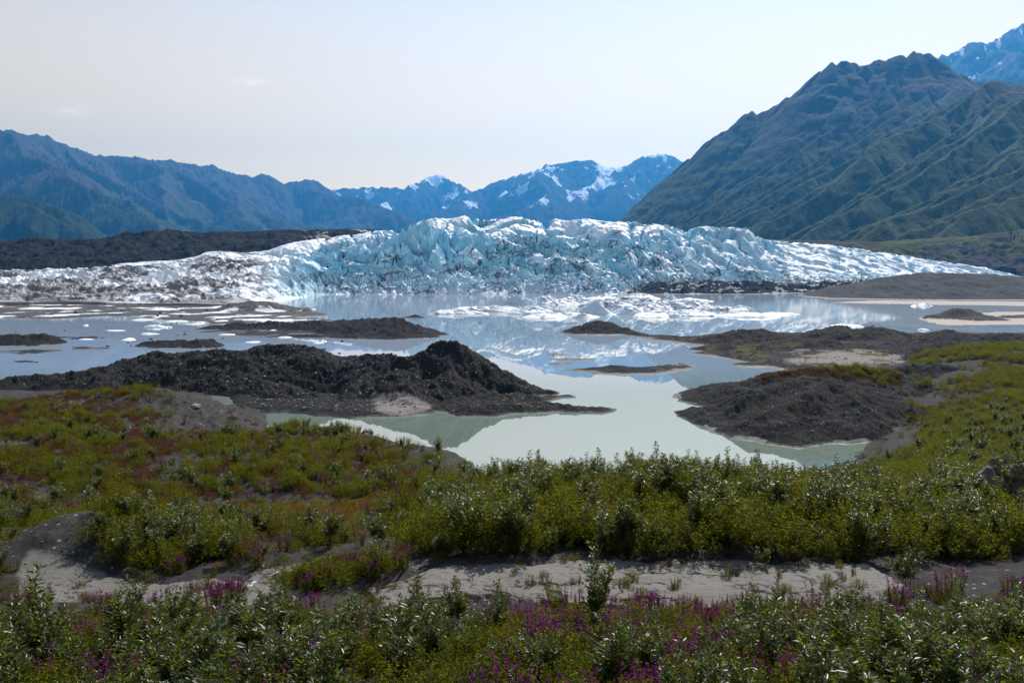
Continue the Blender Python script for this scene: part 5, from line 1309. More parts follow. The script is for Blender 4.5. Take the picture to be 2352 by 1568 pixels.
def mass_object(name, pts, protos, label, cat):
    """all remaining plants of one kind as one object: a point for each, with the single plants' own meshes set on it"""
    n = len(pts)
    me = bpy.data.meshes.new(name)
    me.vertices.add(n)
    me.vertices.foreach_set('co', np.array([p[:3] for p in pts], np.float32).reshape(-1))
    for nm, typ, arr in (('scl', 'FLOAT', [p[3] for p in pts]), ('variant', 'INT', [p[5] for p in pts])):
        a = me.attributes.new(nm, typ, 'POINT'); a.data.foreach_set('value', np.array(arr))
    a = me.attributes.new('rot', 'FLOAT_VECTOR', 'POINT')
    a.data.foreach_set('vector', np.array([(RV.normal(0, 0.08), RV.normal(0, 0.08), p[4]) for p in pts], np.float32).reshape(-1))
    me.update()
    o = link(name, me, kind='stuff', label=label, category=cat)
    ng = bpy.data.node_groups.new(name + '_setting_out', 'GeometryNodeTree')
    ng.interface.new_socket('Geometry', in_out='INPUT', socket_type='NodeSocketGeometry')
    ng.interface.new_socket('Geometry', in_out='OUTPUT', socket_type='NodeSocketGeometry')
    N, K = ng.nodes, ng.links
    gi, go = N.new('NodeGroupInput'), N.new('NodeGroupOutput')
    join = N.new('GeometryNodeJoinGeometry')
    def named(nm, dt):
        q = N.new('GeometryNodeInputNamedAttribute'); q.data_type = dt; q.inputs['Name'].default_value = nm
        return q.outputs['Attribute']
    for v, objs in protos.items():
        cmp_ = N.new('FunctionNodeCompare'); cmp_.data_type = 'INT'; cmp_.operation = 'EQUAL'
        ins = [i for i in cmp_.inputs if i.type == 'INT']
        K.new(named('variant', 'INT'), ins[0]); ins[1].default_value = v
        jj = N.new('GeometryNodeJoinGeometry')
        for ob in objs:
            oi = N.new('GeometryNodeObjectInfo'); oi.transform_space = 'ORIGINAL'; oi.inputs['Object'].default_value = ob; oi.inputs['As Instance'].default_value = True
            K.new(oi.outputs['Geometry'], jj.inputs[0])
        ip = N.new('GeometryNodeInstanceOnPoints')
        K.new(gi.outputs[0], ip.inputs['Points']); K.new(cmp_.outputs[0], ip.inputs['Selection']); K.new(jj.outputs[0], ip.inputs['Instance'])
        K.new(named('rot', 'FLOAT_VECTOR'), ip.inputs['Rotation']); K.new(named('scl', 'FLOAT'), ip.inputs['Scale'])
        K.new(ip.outputs[0], join.inputs[0])
    K.new(join.outputs[0], go.inputs[0])
    md = o.modifiers.new('setting_out', 'NODES'); md.node_group = ng
    return o
for kind, protos in KINDS_.items():
    pts = PLANTS[kind]
    vis = [p for p in pts if -60 < p[6] < 2412 and p[7] < 1700]
    own = [p for p in vis if len(p) > 9 and p[9]]
    rest = sorted([p for p in vis if not (len(p) > 9 and p[9])], key=lambda p: -p[3] / p[8])
    single = own + rest[:LIMIT[kind] - len(own)]
    chosen = set(id(p) for p in single)
    mass = [p for p in pts if id(p) not in chosen]
    by_var = {}
    q1, q2 = np.quantile([p[3] for p in single], (0.33, 0.67))
    for p in single:
        x, y, z, sc, ro, v = p[:6]
        e = link(kind, None)
        e.empty_display_size = 0.2
        e.location = (x, y, z); e.rotation_euler = (0, 0, ro); e.scale = (sc,) * 3
        label = p[9] if len(p) > 9 and p[9] else None
        big = 'large ' if sc > q2 else 'small ' if sc < q1 else ''
        e['label'] = label or (big + ZONES[kind][v] + ' ' + zone(p[6], p[8])); e['category'] = CAT[kind]; e['kind'] = 'thing'
        e['group'] = (PLURAL[kind] + ' ' + zone(p[6], p[8])) if not label else 'plants standing out on their own'
        objs = [link(nm, me, e, kind='stuff') for nm, me in protos[v]]
        by_var.setdefault(v, objs)
    if len(mass) > 5:
        vs = {v: by_var[v] for v in by_var}
        mass = [p if p[5] in vs else p[:5] + (next(iter(vs)),) + tuple(p[6:]) for p in mass]
        mass_object(MASS[kind], mass, vs, PLURAL[kind] + ' covering the ground between and beyond the single ones', CAT[kind])
    print(kind, len(pts), 'single', len(single), 'mass', len(mass))

# ------------------------------------------------------------------ ice floes
def floe(px, py, wpx, hpx, label, seed, dirt=0.45, grime=0.16, peak=0.4, blue=0.7, block=False):
    d = W(px, py)[1]; c = W(px, py)
    wd = wpx / FPX * d * 0.5; dp = wd * (0.9 if wpx < 60 else 0.55); h = hpx / FPX * d
    nr, na = (16, 44) if wpx > 40 else (9, 26)
    r = np.linspace(0, 1.0, nr)[:, None]; a = np.linspace(0, 2 * np.pi, na, endpoint=False)[None, :]
    lob = 1 + 0.22 * np.sin(2 * a + seed) + 0.13 * np.sin(3 * a + 2.1 * seed) + 0.08 * np.sin(5 * a + 0.7 * seed)
    X = c[0] + wd * r * np.cos(a) * lob; Y = c[1] + dp + dp * r * np.sin(a) * lob
    prof = (np.clip(1 - r ** 2.0, 0, 1) ** (0.35 if block else 0.8)) * np.ones_like(a)
    sc = max(wd * 0.4, 1.6)
    sl = 0.75 + 0.35 * np.cos(a - 1.2 - seed) * r
    f1, f2, rc, _, _ = voronoi(X / sc + seed, Y / sc, 500 + seed)
    k = ridged((X + 0.5 * Y) / (sc * 0.9), Y / sc, 3, 510 + seed)
    Z = h * prof * sl * (0.55 + 0.3 * rc + 0.28 * k)
    Z = Z * (1 - peak) + peak * h * np.clip(1 - 1.25 * r, 0, 1) * np.ones_like(a) * 1.2
    Z = Z + 0.06 * h * fbm(X / 1.5, Y / 1.5, 2, 520 + seed)
    Z[-1] = -0.5; Z[-2] = np.clip(Z[-2] * 0.5, 0.08, None)
    X2 = np.concatenate([X, X[:, :1]], 1); Y2 = np.concatenate([Y, Y[:, :1]], 1); Z2 = np.concatenate([Z, Z[:, :1]], 1)
    me = grid_mesh('ice_floe', X2, Y2, Z2, ice_mat, attrs={'dirt': np.full(X2.shape, dirt), 'grime': np.full(X2.shape, grime), 'clean': np.full(X2.shape, blue), 'fresh': np.zeros(X2.shape), 'face': np.zeros(X2.shape)}, smooth=False)
    me.flip_normals()
    o = link('ice_floe', me, label=label, category='ice floe', group='ice floes stranded in front of the glacier' if py < 740 and px > 900 else 'small ice pieces on the lake')
    bm = bmesh.new(); bm.from_mesh(me); bmesh.ops.remove_doubles(bm, verts=bm.verts, dist=0.001)
    bmesh.ops.recalc_face_normals(bm, faces=bm.faces); bm.to_mesh(me); bm.free()
    # origin at the floe's waterline
    m = Matrix.Translation(Vector((c[0], c[1] + dp, 0)))
    me.transform(m.inverted()); o.matrix_world = m
    return o
FLOES = [
    (1045, 722, 120, 13, 'dirty low ice floe at the left tip of the floe cluster', 0.55, 0.34, 0.1),
    (1130, 717, 170, 17, 'long grey-banded ice floe second from the left tip', 0.5, 0.28, 0.1),
    (1192, 700, 66, 26, 'blocky blue-sided ice block standing highest at the back of the cluster', 0.2, 0.05, 0.1),
    (1215, 722, 130, 20, 'smooth white ice floe in front of the blocky blue-sided one', 0.25, 0.10, 0.3),
    (1252, 699, 95, 24, 'tilted ice floe right behind the blocky blue-sided one', 0.45, 0.18, 0.3),
    (1312, 701, 120, 26, 'tall blue-faced ice floe in the rear middle of the cluster', 0.4, 0.12, 0.4),
    (1290, 731, 165, 14, 'flat foremost ice floe with a dark rounded boulder on its front', 0.4, 0.2, 0.1),
    (1370, 724, 96, 30, 'clean white pyramid-shaped ice floe at the front of the cluster', 0.05, 0.0, 0.9),
    (1405, 706, 120, 22, 'dark-streaked ice floe behind the white pyramid', 0.7, 0.22, 0.2),
    (1446, 723, 92, 22, 'rounded ice floe immediately right of the white pyramid', 0.3, 0.1, 0.5),
    (1480, 702, 100, 22, 'layered ice floe in the back right of the cluster', 0.6, 0.2, 0.2),
    (1512, 729, 130, 16, 'low pale ice floe at the front right of the cluster', 0.35, 0.12, 0.1),
    (1535, 711, 120, 22, 'ribbed ice floe with blue hollows in the right half', 0.55, 0.16, 0.3),
    (1592, 727, 150, 18, 'broad white ice floe at the right end of the main cluster', 0.35, 0.10, 0.2),
    (1600, 710, 110, 22, 'wave-shaped blue ice floe behind the broad white one', 0.3, 0.08, 0.5),
    (1652, 713, 90, 14, 'small grey ice floe between the cluster and the flat sheet', 0.5, 0.25, 0.2),
    (1725, 729, 170, 11, 'flat white ice sheet right of the main cluster', 0.12, 0.06, 0.0),
    (1705, 714, 70, 14, 'crumbly ice lump standing on the back of the flat sheet', 0.4, 0.1, 0.4),
    (1790, 724, 100, 6, 'thin ice sheet trailing off to the right of the flat one', 0.1, 0.05, 0.0),
    (1340, 731, 60, 12, 'small round ice lump in front of the cluster', 0.3, 0.15, 0.5),
    (1545, 691, 34, 16, 'single blue ice pinnacle behind the cluster', 0.1, 0.0, 0.8),
    (1590, 693, 90, 9, 'crumbled ice strip behind the cluster, right of the blue pinnacle', 0.4, 0.15, 0.1),
    (1470, 687, 110, 12, 'dirty striped ice slab near the foot of the glacier', 0.8, 0.3, 0.2),
    (1380, 688, 100, 10, 'low ice rubble slab at the glacier foot, left of the striped one', 0.6, 0.25, 0.1),
    (2106, 704, 24, 5, 'smaller of two white ice pieces near the gravel hill', 0.0, 0.0, 0.2),
    (2134, 703, 34, 8, 'larger of two white ice pieces near the gravel hill', 0.0, 0.0, 0.4),
    (2128, 759, 24, 5, 'tiny white ice piece left of the dark right-hand mounds', 0.0, 0.0, 0.2),
    (350, 753, 60, 8, 'white ice piece off the slushy shore on the left', 0.05, 0.0, 0.3),
    (1950, 751, 90, 6, 'low grey ice sheet behind the mud flat', 0.3, 0.2, 0.0),
    (640, 747, 80, 7, 'white ice sheet behind the lake bars on the left', 0.2, 0.1, 0.0),
]
for i, f in enumerate(FLOES):
    floe(*f[:5], seed=i + 1, dirt=f[5], grime=f[6], peak=f[7], block=(i == 2))

for i in range(26):      # brash ice and slush off the left shore
    fx = RV.uniform(180, 760); fy = lerp(735, 800, RV.uniform() ** 1.7)
    floe(fx, fy, RV.uniform(14, 46), RV.uniform(2.0, 4.0), ('dirty' if i % 3 == 0 else 'white') + ' scrap of ice on the left of the lake', 60 + i, dirt=0.3 * (i % 3 == 0), grime=0.25 * (i % 3 == 0), peak=0.1)
# ------------------------------------------------------------------ stones
def stone_material(name, a, b):
    m = NT(name); c = m.coord(); n = m.noise(c, 3.0, 5, 0.65)
    col = m.mix(n, a, b)
    col = m.mix(m.math('MULTIPLY', m.object_random(), 0.5), col, tuple(0.5 * q for q in a))
    return m.surface(m.principled(col, 0.8, 0.25, m.bump(n, 0.8, 0.1)))
PALE_STONE = stone_material('pale_stone', (0.28, 0.27, 0.26), (0.42, 0.40, 0.38))
DARK_STONE = stone_material('dark_stone', (0.035, 0.033, 0.033), (0.07, 0.065, 0.062))
def stone_mesh(name, seed, mat, flat=0.7, sub=2):
    R = np.random.default_rng(seed)
    bm = bmesh.new(); bmesh.ops.create_icosphere(bm, subdivisions=sub, radius=0.5)
    planes = [(unit(R.normal(0, 1, 3)), R.uniform(0.28, 0.44)) for _ in range(9)]
    for v in bm.verts:
        p = np.array(v.co)
        for n, o in planes:
            k = p @ n
            if k > o: p = p - n * (k - o) * 0.9
        p = p * np.array([1.0, R.uniform(0.98, 1.02) * 0.85, flat]) + R.normal(0, 0.008, 3)
        v.co = p
    me = bpy.data.meshes.new(name); bm.to_mesh(me); bm.free(); me.materials.append(mat); return me
PS = [stone_mesh('pale_stone', 600 + i, PALE_STONE, 0.55 + 0.1 * i, 1) for i in range(3)]
DS = [stone_mesh('dark_stone', 620 + i, DARK_STONE, 0.6 + 0.1 * i, 2) for i in range(3)]
def put_stone(mesh, x, y, z, size, label, group=None, name='stone', tilt=0.25):
    o = link(name, mesh, label=label, category=name)
    if group: o['group'] = group
    o.location = (x, y, z + 0.12 * size); o.scale = (size, size * RV.uniform(0.75, 1.1), size * RV.uniform(0.7, 1.0))
    o.rotation_euler = (RV.uniform(-tilt, tilt), RV.uniform(-tilt, tilt), RV.uniform(0, 6.28))
    return o
def scatter_stones(n, field, d0, d1, px0, px1, zmin, sizes, meshes, label, group, name='stone', zmax=99):
    k = 0; tries = 0
    while k < n and tries < n * 30:
        tries += 1
        d = math.sqrt(RV.uniform(d0 * d0, d1 * d1)); px = RV.uniform(px0, px1); x = (px - 1176) / FPX * d
        z = field_height(field, x, d)
        if z is None or z < zmin or z > zmax: continue
        zt = float(grounds(np.array([x]), np.array([d]))[0])
        if zt > z + 0.05: continue
        u = RV.uniform(0, 1); size = lerp(sizes[0], sizes[1], u ** 3)
        side = 'left' if px < (px0 * 2 + px1) / 3 else 'middle' if px < (px0 + 2 * px1) / 3 else 'right'
        big = 'largest' if size > 0.75 * sizes[1] else 'mid-sized' if size > 0.45 * sizes[1] else 'small'
        put_stone(meshes[k % len(meshes)], x, d, z, size, label.format(big=big, side=side), group.format(side=side), name)
        k += 1
scatter_stones(110, 'moraine_mound', 158, 206, 420, 1010, 0.8, (0.28, 0.95), PS, '{big} pale stone on the {side} part of the dark moraine mound', 'pale stones on the {side} part of the dark moraine mound')
scatter_stones(40, 'moraine_mound', 158, 210, 420, 1380, 0.3, (0.5, 1.6), DS, '{big} dark boulder on the {side} part of the dark moraine mound', 'dark boulders on the {side} part of the dark moraine mound', 'boulder')
scatter_stones(60, 'hillside', 80, 116, 60, 600, 4.0, (0.14, 0.5), PS, '{big} pale stone on the {side} part of the grey dune slope', 'pale stones on the {side} part of the grey dune slope')
scatter_stones(26, 'shore_mound', 135, 170, 1620, 2080, 0.4, (0.2, 0.6), PS, '{big} pale stone on the {side} part of the right shore mound', 'pale stones on the {side} part of the right shore mound')
scatter_stones(40, 'slush_shore', 440, 620, 20, 760, 0.12, (1.0, 3.2), DS, '{big} black block on the {side} part of the slushy shore', 'black blocks on the {side} part of the slushy shore', 'boulder')
scatter_stones(30, 'lake_bars', 300, 420, 480, 900, 0.05, (0.6, 2.0), DS, '{big} dark boulder on the {side} part of the lake bars', 'dark boulders on the {side} part of the lake bars', 'boulder')
scatter_stones(40, 'gravel_hill', 760, 960, 1930, 2352, 2.0, (0.8, 2.6), PS, '{big} pale stone on the {side} part of the far gravel hill', 'pale stones on the {side} part of the far gravel hill')
scatter_stones(30, 'mud_flat', 230, 345, 1700, 2340, 0.4, (0.35, 1.2), PS, '{big} pale stone on the {side} part of the mud flat', 'pale stones on the {side} part of the mud flat')
scatter_stones(40, 'hillside', 20, 45, 40, 1000, 12.0, (0.05, 0.2), PS, '{big} pale stone among the plants on the {side} part of the left hollow', 'pale stones among the plants in the {side} part of the left hollow')
def rubble(name, field, n, d0, d1, px0, px1, zmin, sizes, label, bias=None):
    d = np.sqrt(RV.uniform(d0 * d0, d1 * d1, n)); px = RV.uniform(px0, px1, n); x = (px - 1176) / FPX * d
    z = field_heights(field, x, d); top = grounds(x, d)
    ok = (z > zmin) & (top < z + 0.05)
    if bias is not None: ok &= RV.uniform(0, 1, n) < bias(x, d)
    pts = [(x[i], d[i], z[i] + 0.02, lerp(sizes[0], sizes[1], RV.uniform() ** 3), RV.uniform(0, 6.28), int(RV.integers(4))) for i in np.nonzero(ok)[0]]
    mass_object(name, pts, {0: [STN[0]], 1: [STN[1]], 2: [STN[2]], 3: [STN[3]]}, label, 'gravel')
STN = [o for o in COL.objects if o.name.startswith('stone')][:2] + [o for o in COL.objects if o.name.startswith('boulder')][:2]
rubble('mound_gravel', 'moraine_mound', 9000, 157, 212, 0, 1400, 0.25, (0.15, 0.7), 'loose gravel and cobbles strewn over the dark moraine mound', lambda x, d: 0.25 + 0.75 * patches(x, d, 9, 741, -0.1, 0.3))
rubble('dune_gravel', 'hillside', 4200, 84, 122, 20, 640, 4.0, (0.07, 0.34), 'loose gravel strewn over the grey dune slope', lambda x, d: 0.3 + 0.7 * patches(x, d, 6, 742, -0.1, 0.3))
rubble('shore_gravel', 'shore_mound', 4000, 130, 205, 1600, 2330, 0.3, (0.1, 0.42), 'loose gravel strewn over the right shore mound')
rubble('flat_gravel', 'mud_flat', 3000, 215, 350, 1480, 2352, 0.25, (0.2, 0.8), 'loose gravel strewn over the mud flat')
rubble('hollow_gravel', 'hillside', 3000, 19, 46, 20, 2200, 12.0, (0.03, 0.11), 'loose pebbles strewn over the bare silt of the near hollow')
def on_water(px, py, size, mesh, label, name='boulder'):
    c = W(px, py); put_stone(mesh, c[0], c[1], 0.0, size, label, None, name)
for i in range(46):
    fx = RV.uniform(30, 820); fy = lerp(742, 812, RV.uniform() ** 1.5); c = W(fx, fy)
    if float(max(field_height('lake_bars', c[0], c[1]) or -9, field_height('slush_shore', c[0], c[1]) or -9)) < 1.0:
        put_stone(DS[i % 3], c[0], c[1], 0.0, RV.uniform(0.6, 1.9), 'black stone standing in the shallow water of the left lake', 'black stones in the shallow left lake', 'boulder')
on_water(1382, 946, 1.1, DS[0], 'dark boulder at the very tip of the thin gravel spit')
on_water(248, 796, 1.6, DS[1], 'black stone in the left lake, right of the flat bar')
on_water(85, 833, 1.0, DS[2], 'black stone at the end of the lowest left lake bar')
on_water(1012, 797, 2.0, DS[0], 'black rock in the water below the rocky horn')
on_water(1735, 726, 5.0, DS[1], 'dark wedge of rock in front of the flat ice sheet')
on_water(1700, 727, 3.0, DS[2], 'dark lump of rock on the left of the wedge before the flat ice sheet')
def ground_stone(px, py, d, size, mesh, label, name='stone', lift=0.0):
    x = ray(px, py)[0] * d; z = float(grounds(np.array([x]), np.array([float(d)]))[0]) + lift
    return put_stone(mesh, x, d, z, size, label, None, name, 0.12)
ground_stone(2092, 1405, 19.6, 0.38, PS[0], 'white rounded stone at the right end of the rock ledge')
ground_stone(880, 1196, 36.0, 0.75, PS[2], 'flat pale boulder at the left foot of the thicket', 'boulder', 0.12)
ground_stone(315, 1160, 41.0, 0.4, PS[1], 'white stone on the bare strip below the ochre grass', lift=0.1)
ground_stone(450, 923, 106.0, 1.7, PS[2], 'large flat pale boulder on the grey dune slope', 'boulder', 0.1)
ground_stone(655, 1075, 60.0, 0.6, PS[0], 'pale angular stone near the top of the left slope', lift=0.1)

def slab(name, px, py, d, L, Wd, H, seed, label, rot=0.0, mat=None):
    """long weathered ledge of rock with a broken face"""
    n, m = 70, 16
    u = np.linspace(-0.5, 0.5, n)[None, :]; v = np.linspace(-0.5, 0.5, m)[:, None]
    X = u * L + 0 * v; Y = v * Wd * (1 - 0.35 * np.abs(2 * u) ** 3) + 0 * u
    edge = np.clip((0.5 - np.abs(v)) * 5, 0, 1) * np.clip((0.5 - np.abs(u)) * 10, 0, 1)
    Z = H * edge ** 0.5 * (0.8 + 0.5 * fbm(X * 1.4, Y * 1.4, 3, seed)) + 0.10 * H * ridged(X * 3, Y * 8, 3, seed + 1) - 0.15 * H
    Z = np.floor(Z / (H * 0.3) + 0.3 * fbm(X * 2, Y * 2, 2, seed + 2)) * H * 0.3 * 0.5 + Z * 0.5
    me = grid_mesh(name, X, Y, Z, mat or SLAB, smooth=False)
    o = link(name, me, label=label, category='rock')
    x = ray(px, py)[0] * d; z = float(grounds(np.array([x]), np.array([float(d)]))[0])
    o.location = (x, d, z - 0.02); o.rotation_euler = (0, 0, rot)
    return o
SLAB = stone_material('ledge_rock', (0.10, 0.095, 0.09), (0.21, 0.20, 0.19))
slab('rock_ledge', 1965, 1410, 19.7, 2.7, 0.9, 0.24, 701, 'long grey rock ledge at the near right edge of the mud pan')
slab('rock_ledge', 1550, 1420, 18.9, 1.3, 0.6, 0.18, 711, 'short grey rock ledge half hidden by fireweed')
slab('rock_outcrop', 2368, 1170, 33.0, 4.6, 3.6, 1.15, 721, 'grey layered rock outcrop at the right edge of the photo', 0.5)

# ------------------------------------------------------------------ striped cloth pinned under a stone on the grey hummock
m = NT('striped_cloth'); c = m.coord()
sx = m.new('ShaderNodeSeparateXYZ'); m.l.new(c, sx.inputs[0])
band = m.math('FRACT', m.math('MULTIPLY', sx.outputs['X'], 14.0))
col = m.mix(m.math('GREATER_THAN', band, 0.55), (0.75, 0.75, 0.74), (0.03, 0.05, 0.07))
red = m.math('GREATER_THAN', m.noise(c, 4.0, 2), 0.58)
col = m.mix(m.math('MULTIPLY', red, m.math('GREATER_THAN', band, 0.55)), col, (0.30, 0.03, 0.03))
CLOTH = m.surface(m.principled(col, 0.8, 0.2))
cd = 26.6; cx0 = ray(272, 1240)[0] * cd
U, V = np.meshgrid(np.linspace(-0.42, 0.42, 44), np.linspace(-0.26, 0.26, 26))
gx, gy = cx0 + U * 0.95 - V * 0.2, cd + V + U * 0.15
gz = grounds(gx, gy) + 0.07 + 0.03 * np.sin(U * 30 + 3 * V) + 0.03 * fbm(U * 6, V * 6, 2, 731) + 0.09 * np.exp(-(U / 0.2) ** 2 - (V / 0.15) ** 2)
me = grid_mesh('striped_cloth', gx - cx0, gy - cd, gz - gz.mean(), CLOTH)
o = link('striped_cloth', me, label='white striped cloth lying on the grey hummock beside the dry channel', category='cloth'); o.location = (cx0, cd, float(gz.mean()))
sm = o.modifiers.new('thickness', 'SOLIDIFY'); sm.thickness = 0.012
put_stone(PS[1], cx0 - 0.02, cd + 0.02, float(gz.max()) - 0.02, 0.26, 'pale stone weighing down the striped cloth', None, 'stone', 0.1)

# ------------------------------------------------------------------ people on the ice, birds on the lake
def surface_hit(px, py, fn, d0, d1, step=1.0):
    a, b = ray(px, py); d = d0
    while d < d1:
        z = fn(a * d, d)
        if z is not None and CAM_H + b * d <= z: return (a * d, d, z)
        d += step
    return None
def ice_hit(px, py, d0, d1):
    a, b = ray(px, py); d = np.arange(d0, d1, 0.5)
    z = glacier_height(np.full((1, len(d)), a), d[None, :])[0][0]
    hit = np.nonzero(CAM_H + b * d <= z)[0]
    return None if len(hit) == 0 else (a * d[hit[0]], d[hit[0]], float(z[hit[0]]))
def person(px, py, coat, label, seed, stride=0.18, d0=560):
    h = ice_hit(px, py, d0, 1200)
    if h is None: return
    s = 1.75
    r = random.Random(seed); sw = stride * r.uniform(0.6, 1.2)
    J = {'pelvis': (0, 0, 0.95), 'chest': (0, 0.02, 1.32), 'neck': (0, 0.02, 1.50), 'head': (0, 0.03, 1.62), 'crown': (0, 0.03, 1.74),
         'lhip': (-0.10, 0, 0.90), 'lknee': (-0.11, sw * 0.6, 0.50), 'lank': (-0.11, sw * 0.5, 0.08), 'ltoe': (-0.11, sw * 0.5 + 0.14, 0.03),
         'rhip': (0.10, 0, 0.90), 'rknee': (0.11, -sw * 0.2, 0.48), 'rank': (0.11, -sw, 0.09), 'rtoe': (0.11, -sw + 0.13, 0.03),
         'lsh': (-0.19, 0.02, 1.42), 'lel': (-0.27, -0.05, 1.14), 'lha': (-0.24, 0.14, 0.95), 'rsh': (0.19, 0.02, 1.42), 'rel': (0.27, -0.02, 1.14), 'rha': (0.25, 0.17, 0.98)}
    rad = {'pelvis': .15, 'chest': .17, 'neck': .065, 'head': .10, 'crown': .07, 'lhip': .10, 'lknee': .065, 'lank': .05, 'ltoe': .04, 'rhip': .10, 'rknee': .065, 'rank': .05, 'rtoe': .04, 'lsh': .08, 'lel': .05, 'lha': .04, 'rsh': .08, 'rel': .05, 'rha': .04}
    E_ = [('pelvis', 'chest'), ('chest', 'neck'), ('neck', 'head'), ('head', 'crown'), ('pelvis', 'lhip'), ('lhip', 'lknee'), ('lknee', 'lank'), ('lank', 'ltoe'), ('pelvis', 'rhip'), ('rhip', 'rknee'), ('rknee', 'rank'), ('rank', 'rtoe'), ('chest', 'lsh'), ('lsh', 'lel'), ('lel', 'lha'), ('chest', 'rsh'), ('rsh', 'rel'), ('rel', 'rha')]
    names = list(J); me = bpy.data.meshes.new('person')
    me.from_pydata([J[n] for n in names], [(names.index(a), names.index(b)) for a, b in E_], [])
    m = NT('hiker_clothes'); sx = m.new('ShaderNodeSeparateXYZ'); m.l.new(m.coord(), sx.inputs[0])
    col = m.mix(m.math('GREATER_THAN', sx.outputs['Z'], 0.92), (0.015, 0.015, 0.02), coat)
    col = m.mix(m.math('GREATER_THAN', sx.outputs['Z'], 1.52), col, (0.30, 0.18, 0.12)); col = m.mix(m.math('GREATER_THAN', sx.outputs['Z'], 1.66), col, (0.02, 0.02, 0.025))
    me.materials.append(m.surface(m.principled(col, 0.8, 0.2)))
    o = link('person', me, label=label, category='person', group='hikers on the ice')
    sk = o.modifiers.new('body', 'SKIN')
    for i, n in enumerate(names):
        me.skin_vertices[0].data[i].radius = (rad[n], rad[n])
    me.skin_vertices[0].data[0].use_root = True
    o.modifiers.new('smooth', 'SUBSURF').levels = 1
    o.location = h; o.rotation_euler = (0, 0, r.uniform(0, 6.28))
for i, (px, py, coat, label) in enumerate([
    (491, 662, (0.02, 0.02, 0.03), 'person in a dark jacket, leftmost of the hikers on the low ice'),
    (495, 663, (0.35, 0.02, 0.03), 'person in a red jacket among the hikers on the low ice'),
    (498, 663, (0.03, 0.02, 0.03), 'person in dark clothes right beside the red-jacketed hiker'),
    (501, 664, (0.12, 0.02, 0.02), 'person in a maroon jacket in the right pair on the low ice'),
    (504, 664, (0.02, 0.03, 0.05), 'person in a navy jacket in the right pair on the low ice'),
    (512, 668, (0.02, 0.02, 0.02), 'person in black walking apart, right of the other hikers'),
    (599, 580, (0.12, 0.02, 0.03), 'person in dark red, lowest of the hikers on the ice dome'),
    (602, 578, (0.02, 0.02, 0.03), 'person in dark clothes just above the lowest dome hiker'),
    (605, 581, (0.15, 0.03, 0.03), 'person in a brown-red jacket in the middle of the dome hikers'),
    (608, 578, (0.02, 0.03, 0.03), 'person in black at the right of the middle dome hikers'),
    (611, 573, (0.03, 0.03, 0.10), 'person in blue climbing near the top of the ice dome'),
    (615, 570, (0.10, 0.09, 0.12), 'person in grey, topmost hiker on the ice dome')]):
    person(px, py, coat, label, 800 + i)

m = NT('bird_feathers'); BIRD = m.surface(m.principled(m.mix(m.noise(m.coord(), 8.0), (0.01, 0.02, 0.022), (0.03, 0.04, 0.045)), 0.6, 0.3))
def bird(px, py, s, label, rz):
    c = W(px, py); me = bpy.data.meshes.new('water_bird')
    pts = [(-0.34, 0, 0.16), (-0.2, 0, 0.10), (0, 0, 0.08), (0.2, 0, 0.12), (0.27, 0, 0.26), (0.29, 0, 0.44), (0.33, 0, 0.52), (0.45, 0, 0.50)]
    me.from_pydata(pts, [(i, i + 1) for i in range(7)], [])
    me.materials.append(BIRD)
    o = link('water_bird', me, label=label, category='bird', group='birds on the lake')
    o.modifiers.new('body', 'SKIN')
    for i, r in enumerate((0.04, 0.12, 0.16, 0.11, 0.05, 0.045, 0.065, 0.015)): me.skin_vertices[0].data[i].radius = (r, r)
    me.skin_vertices[0].data[2].use_root = True
    o.modifiers.new('smooth', 'SUBSURF').levels = 1
    o.location = (c[0], c[1], 0); o.scale = (s,) * 3; o.rotation_euler = (0, 0, rz)
bird(1271, 817, 1.7, 'larger dark water bird floating in the mountain reflection', 1.2)
bird(1276, 813, 1.2, 'smaller dark water bird just behind the larger one', 0.4)

# ------------------------------------------------------------------ spruces on the heath
M_NEEDLE = leaf_material('spruce_needles', (0.010, 0.018, 0.008), (0.02, 0.032, 0.014), (0.03, 0.045, 0.015), 0.6, 0.2, 0.15)
def spruce_proto(seed):
    R = np.random.default_rng(seed); B = []; D = []; N = []; L = []
    for t in np.linspace(0.06, 0.99, 34):
        k = int(9 + 9 * (1 - t)); a = R.uniform(0, 2 * np.pi, k); ln = (0.20 * (1 - t) ** 0.8 + 0.02) * R.uniform(0.55, 1.15, k)
        B.append(np.stack([0 * a, 0 * a, np.full(k, t) + R.normal(0, 0.008, k)], 1)); D.append(np.stack([np.cos(a), np.sin(a), R.uniform(-0.45, -0.05, k)], 1)); N.append(np.stack([R.normal(0, 0.3, k), R.normal(0, 0.3, k), np.ones(k)], 1)); L.append(ln)
    B, D, N = map(np.concatenate, (B, D, N)); L = np.concatenate(L)
    return [('trunk', tube_mesh('spruce_trunk', [([(0, 0, -0.05), (0, 0, 0.5), (0, 0, 1.0)], 0.018, 0.003)], M_BARK, 5)), ('crown', leaf_mesh('spruce_crown', B, D, N, L, L * 0.55 + 0.02, M_NEEDLE, R.uniform(0, 1, len(L))))]
SPR = [spruce_proto(900), spruce_proto(901), spruce_proto(902)]
FIELDS['heath_hills'] = (heath_X[0] / heath_Y[0], heath_Y[:, 0], heath_Z)
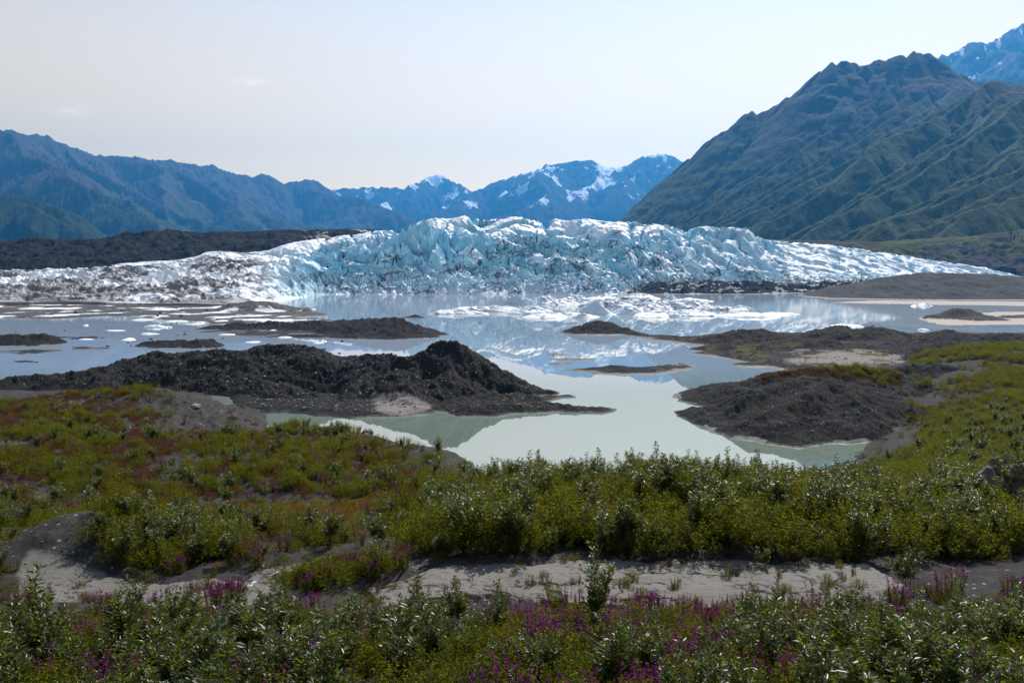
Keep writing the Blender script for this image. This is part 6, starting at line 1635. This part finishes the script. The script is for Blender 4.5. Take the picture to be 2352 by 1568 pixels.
for i, (px, py, hpx, label) in enumerate([
    (2318, 537, 9, 'spruce on the heath, left of the closest pair'), (2323, 538, 11, 'tall dark spruce, right one of the closest pair'), (2337, 538, 8, 'small spruce near the right edge of the heath'),
    (2331, 543, 7, 'short spruce between the pair and the right edge'), (2329, 550, 9, 'spruce standing lower on the heath below the pair'), (2321, 555, 10, 'lowest spruce on the heath'),
    (2312, 549, 6, 'small spruce left of the lowest one'), (2303, 547, 6, 'leftmost small spruce of the heath group'), (2335, 525, 8, 'spruce on the heath skyline'), (2341, 524, 7, 'smaller spruce on the heath skyline, farther right'),
    (2348, 552, 7, 'spruce at the very right edge of the heath'), (2262, 556, 5, 'lone tiny spruce far left of the others on the heath')]):
    h = surface_hit(px, py, lambda x, y: field_height('heath_hills', x, y), 1200, 1690, 2.0)
    if h is None:
        d = 1500.0; x = ray(px, py)[0] * d; h = (x, d, field_height('heath_hills', x, d) or 60.0)
    e = link('spruce_tree', None, label=label, category='tree', group='spruces on the heath')
    e.location = h; e.scale = (hpx / FPX * h[1],) * 3; e.rotation_euler = (0, 0, i * 1.3)
    for nm, me in SPR[i % 3]: link(nm, me, e)

# ------------------------------------------------------------------ tell look-alikes apart by their order in the picture
ORD = ['leftmost', 'second from the left', 'third from the left', 'fourth from the left', 'fifth from the left', 'sixth from the left', 'seventh from the left', 'eighth from the left', 'ninth from the left', 'tenth from the left', 'eleventh from the left', 'twelfth from the left']
same = {}
for o in COL.objects:
    if o.parent is None and 'label' in o and o.get('kind') != 'stuff': same.setdefault(o['label'], []).append(o)
for lab, obs in same.items():
    n = len(obs)
    if 2 <= n <= 12:
        obs.sort(key=lambda o: o.location.x / max(o.location.y, 0.1))
        for i, o in enumerate(obs):
            tail = 'rightmost' if i == n - 1 else ORD[i]
            new = lab + ', ' + tail
            if len(new.replace(',', ' ').split()) <= 16: o['label'] = new

# ------------------------------------------------------------------ valley haze
hm = NT('valley_haze')
pv = hm.new('ShaderNodeVolumePrincipled')
pv.inputs['Color'].default_value = (0.07, 0.40, 0.90, 1)
pv.inputs['Density'].default_value = 4.5e-5
pv.inputs['Anisotropy'].default_value = 0.5
hm.l.new(pv.outputs[0], hm.out.inputs['Volume'])
me = bpy.data.meshes.new('haze')
x0, x1, y0, y1, z0, z1 = -14600, 14600, -350, 21900, -150.0, 3400.0
me.from_pydata([(x0, y0, z0), (x1, y0, z0), (x1, y1, z0), (x0, y1, z0), (x0, y0, z1), (x1, y0, z1), (x1, y1, z1), (x0, y1, z1)], [],
               [(0, 3, 2, 1), (4, 5, 6, 7), (0, 1, 5, 4), (1, 2, 6, 5), (2, 3, 7, 6), (3, 0, 4, 7)])
me.materials.append(hm.mat)
link('haze', me, kind='stuff')
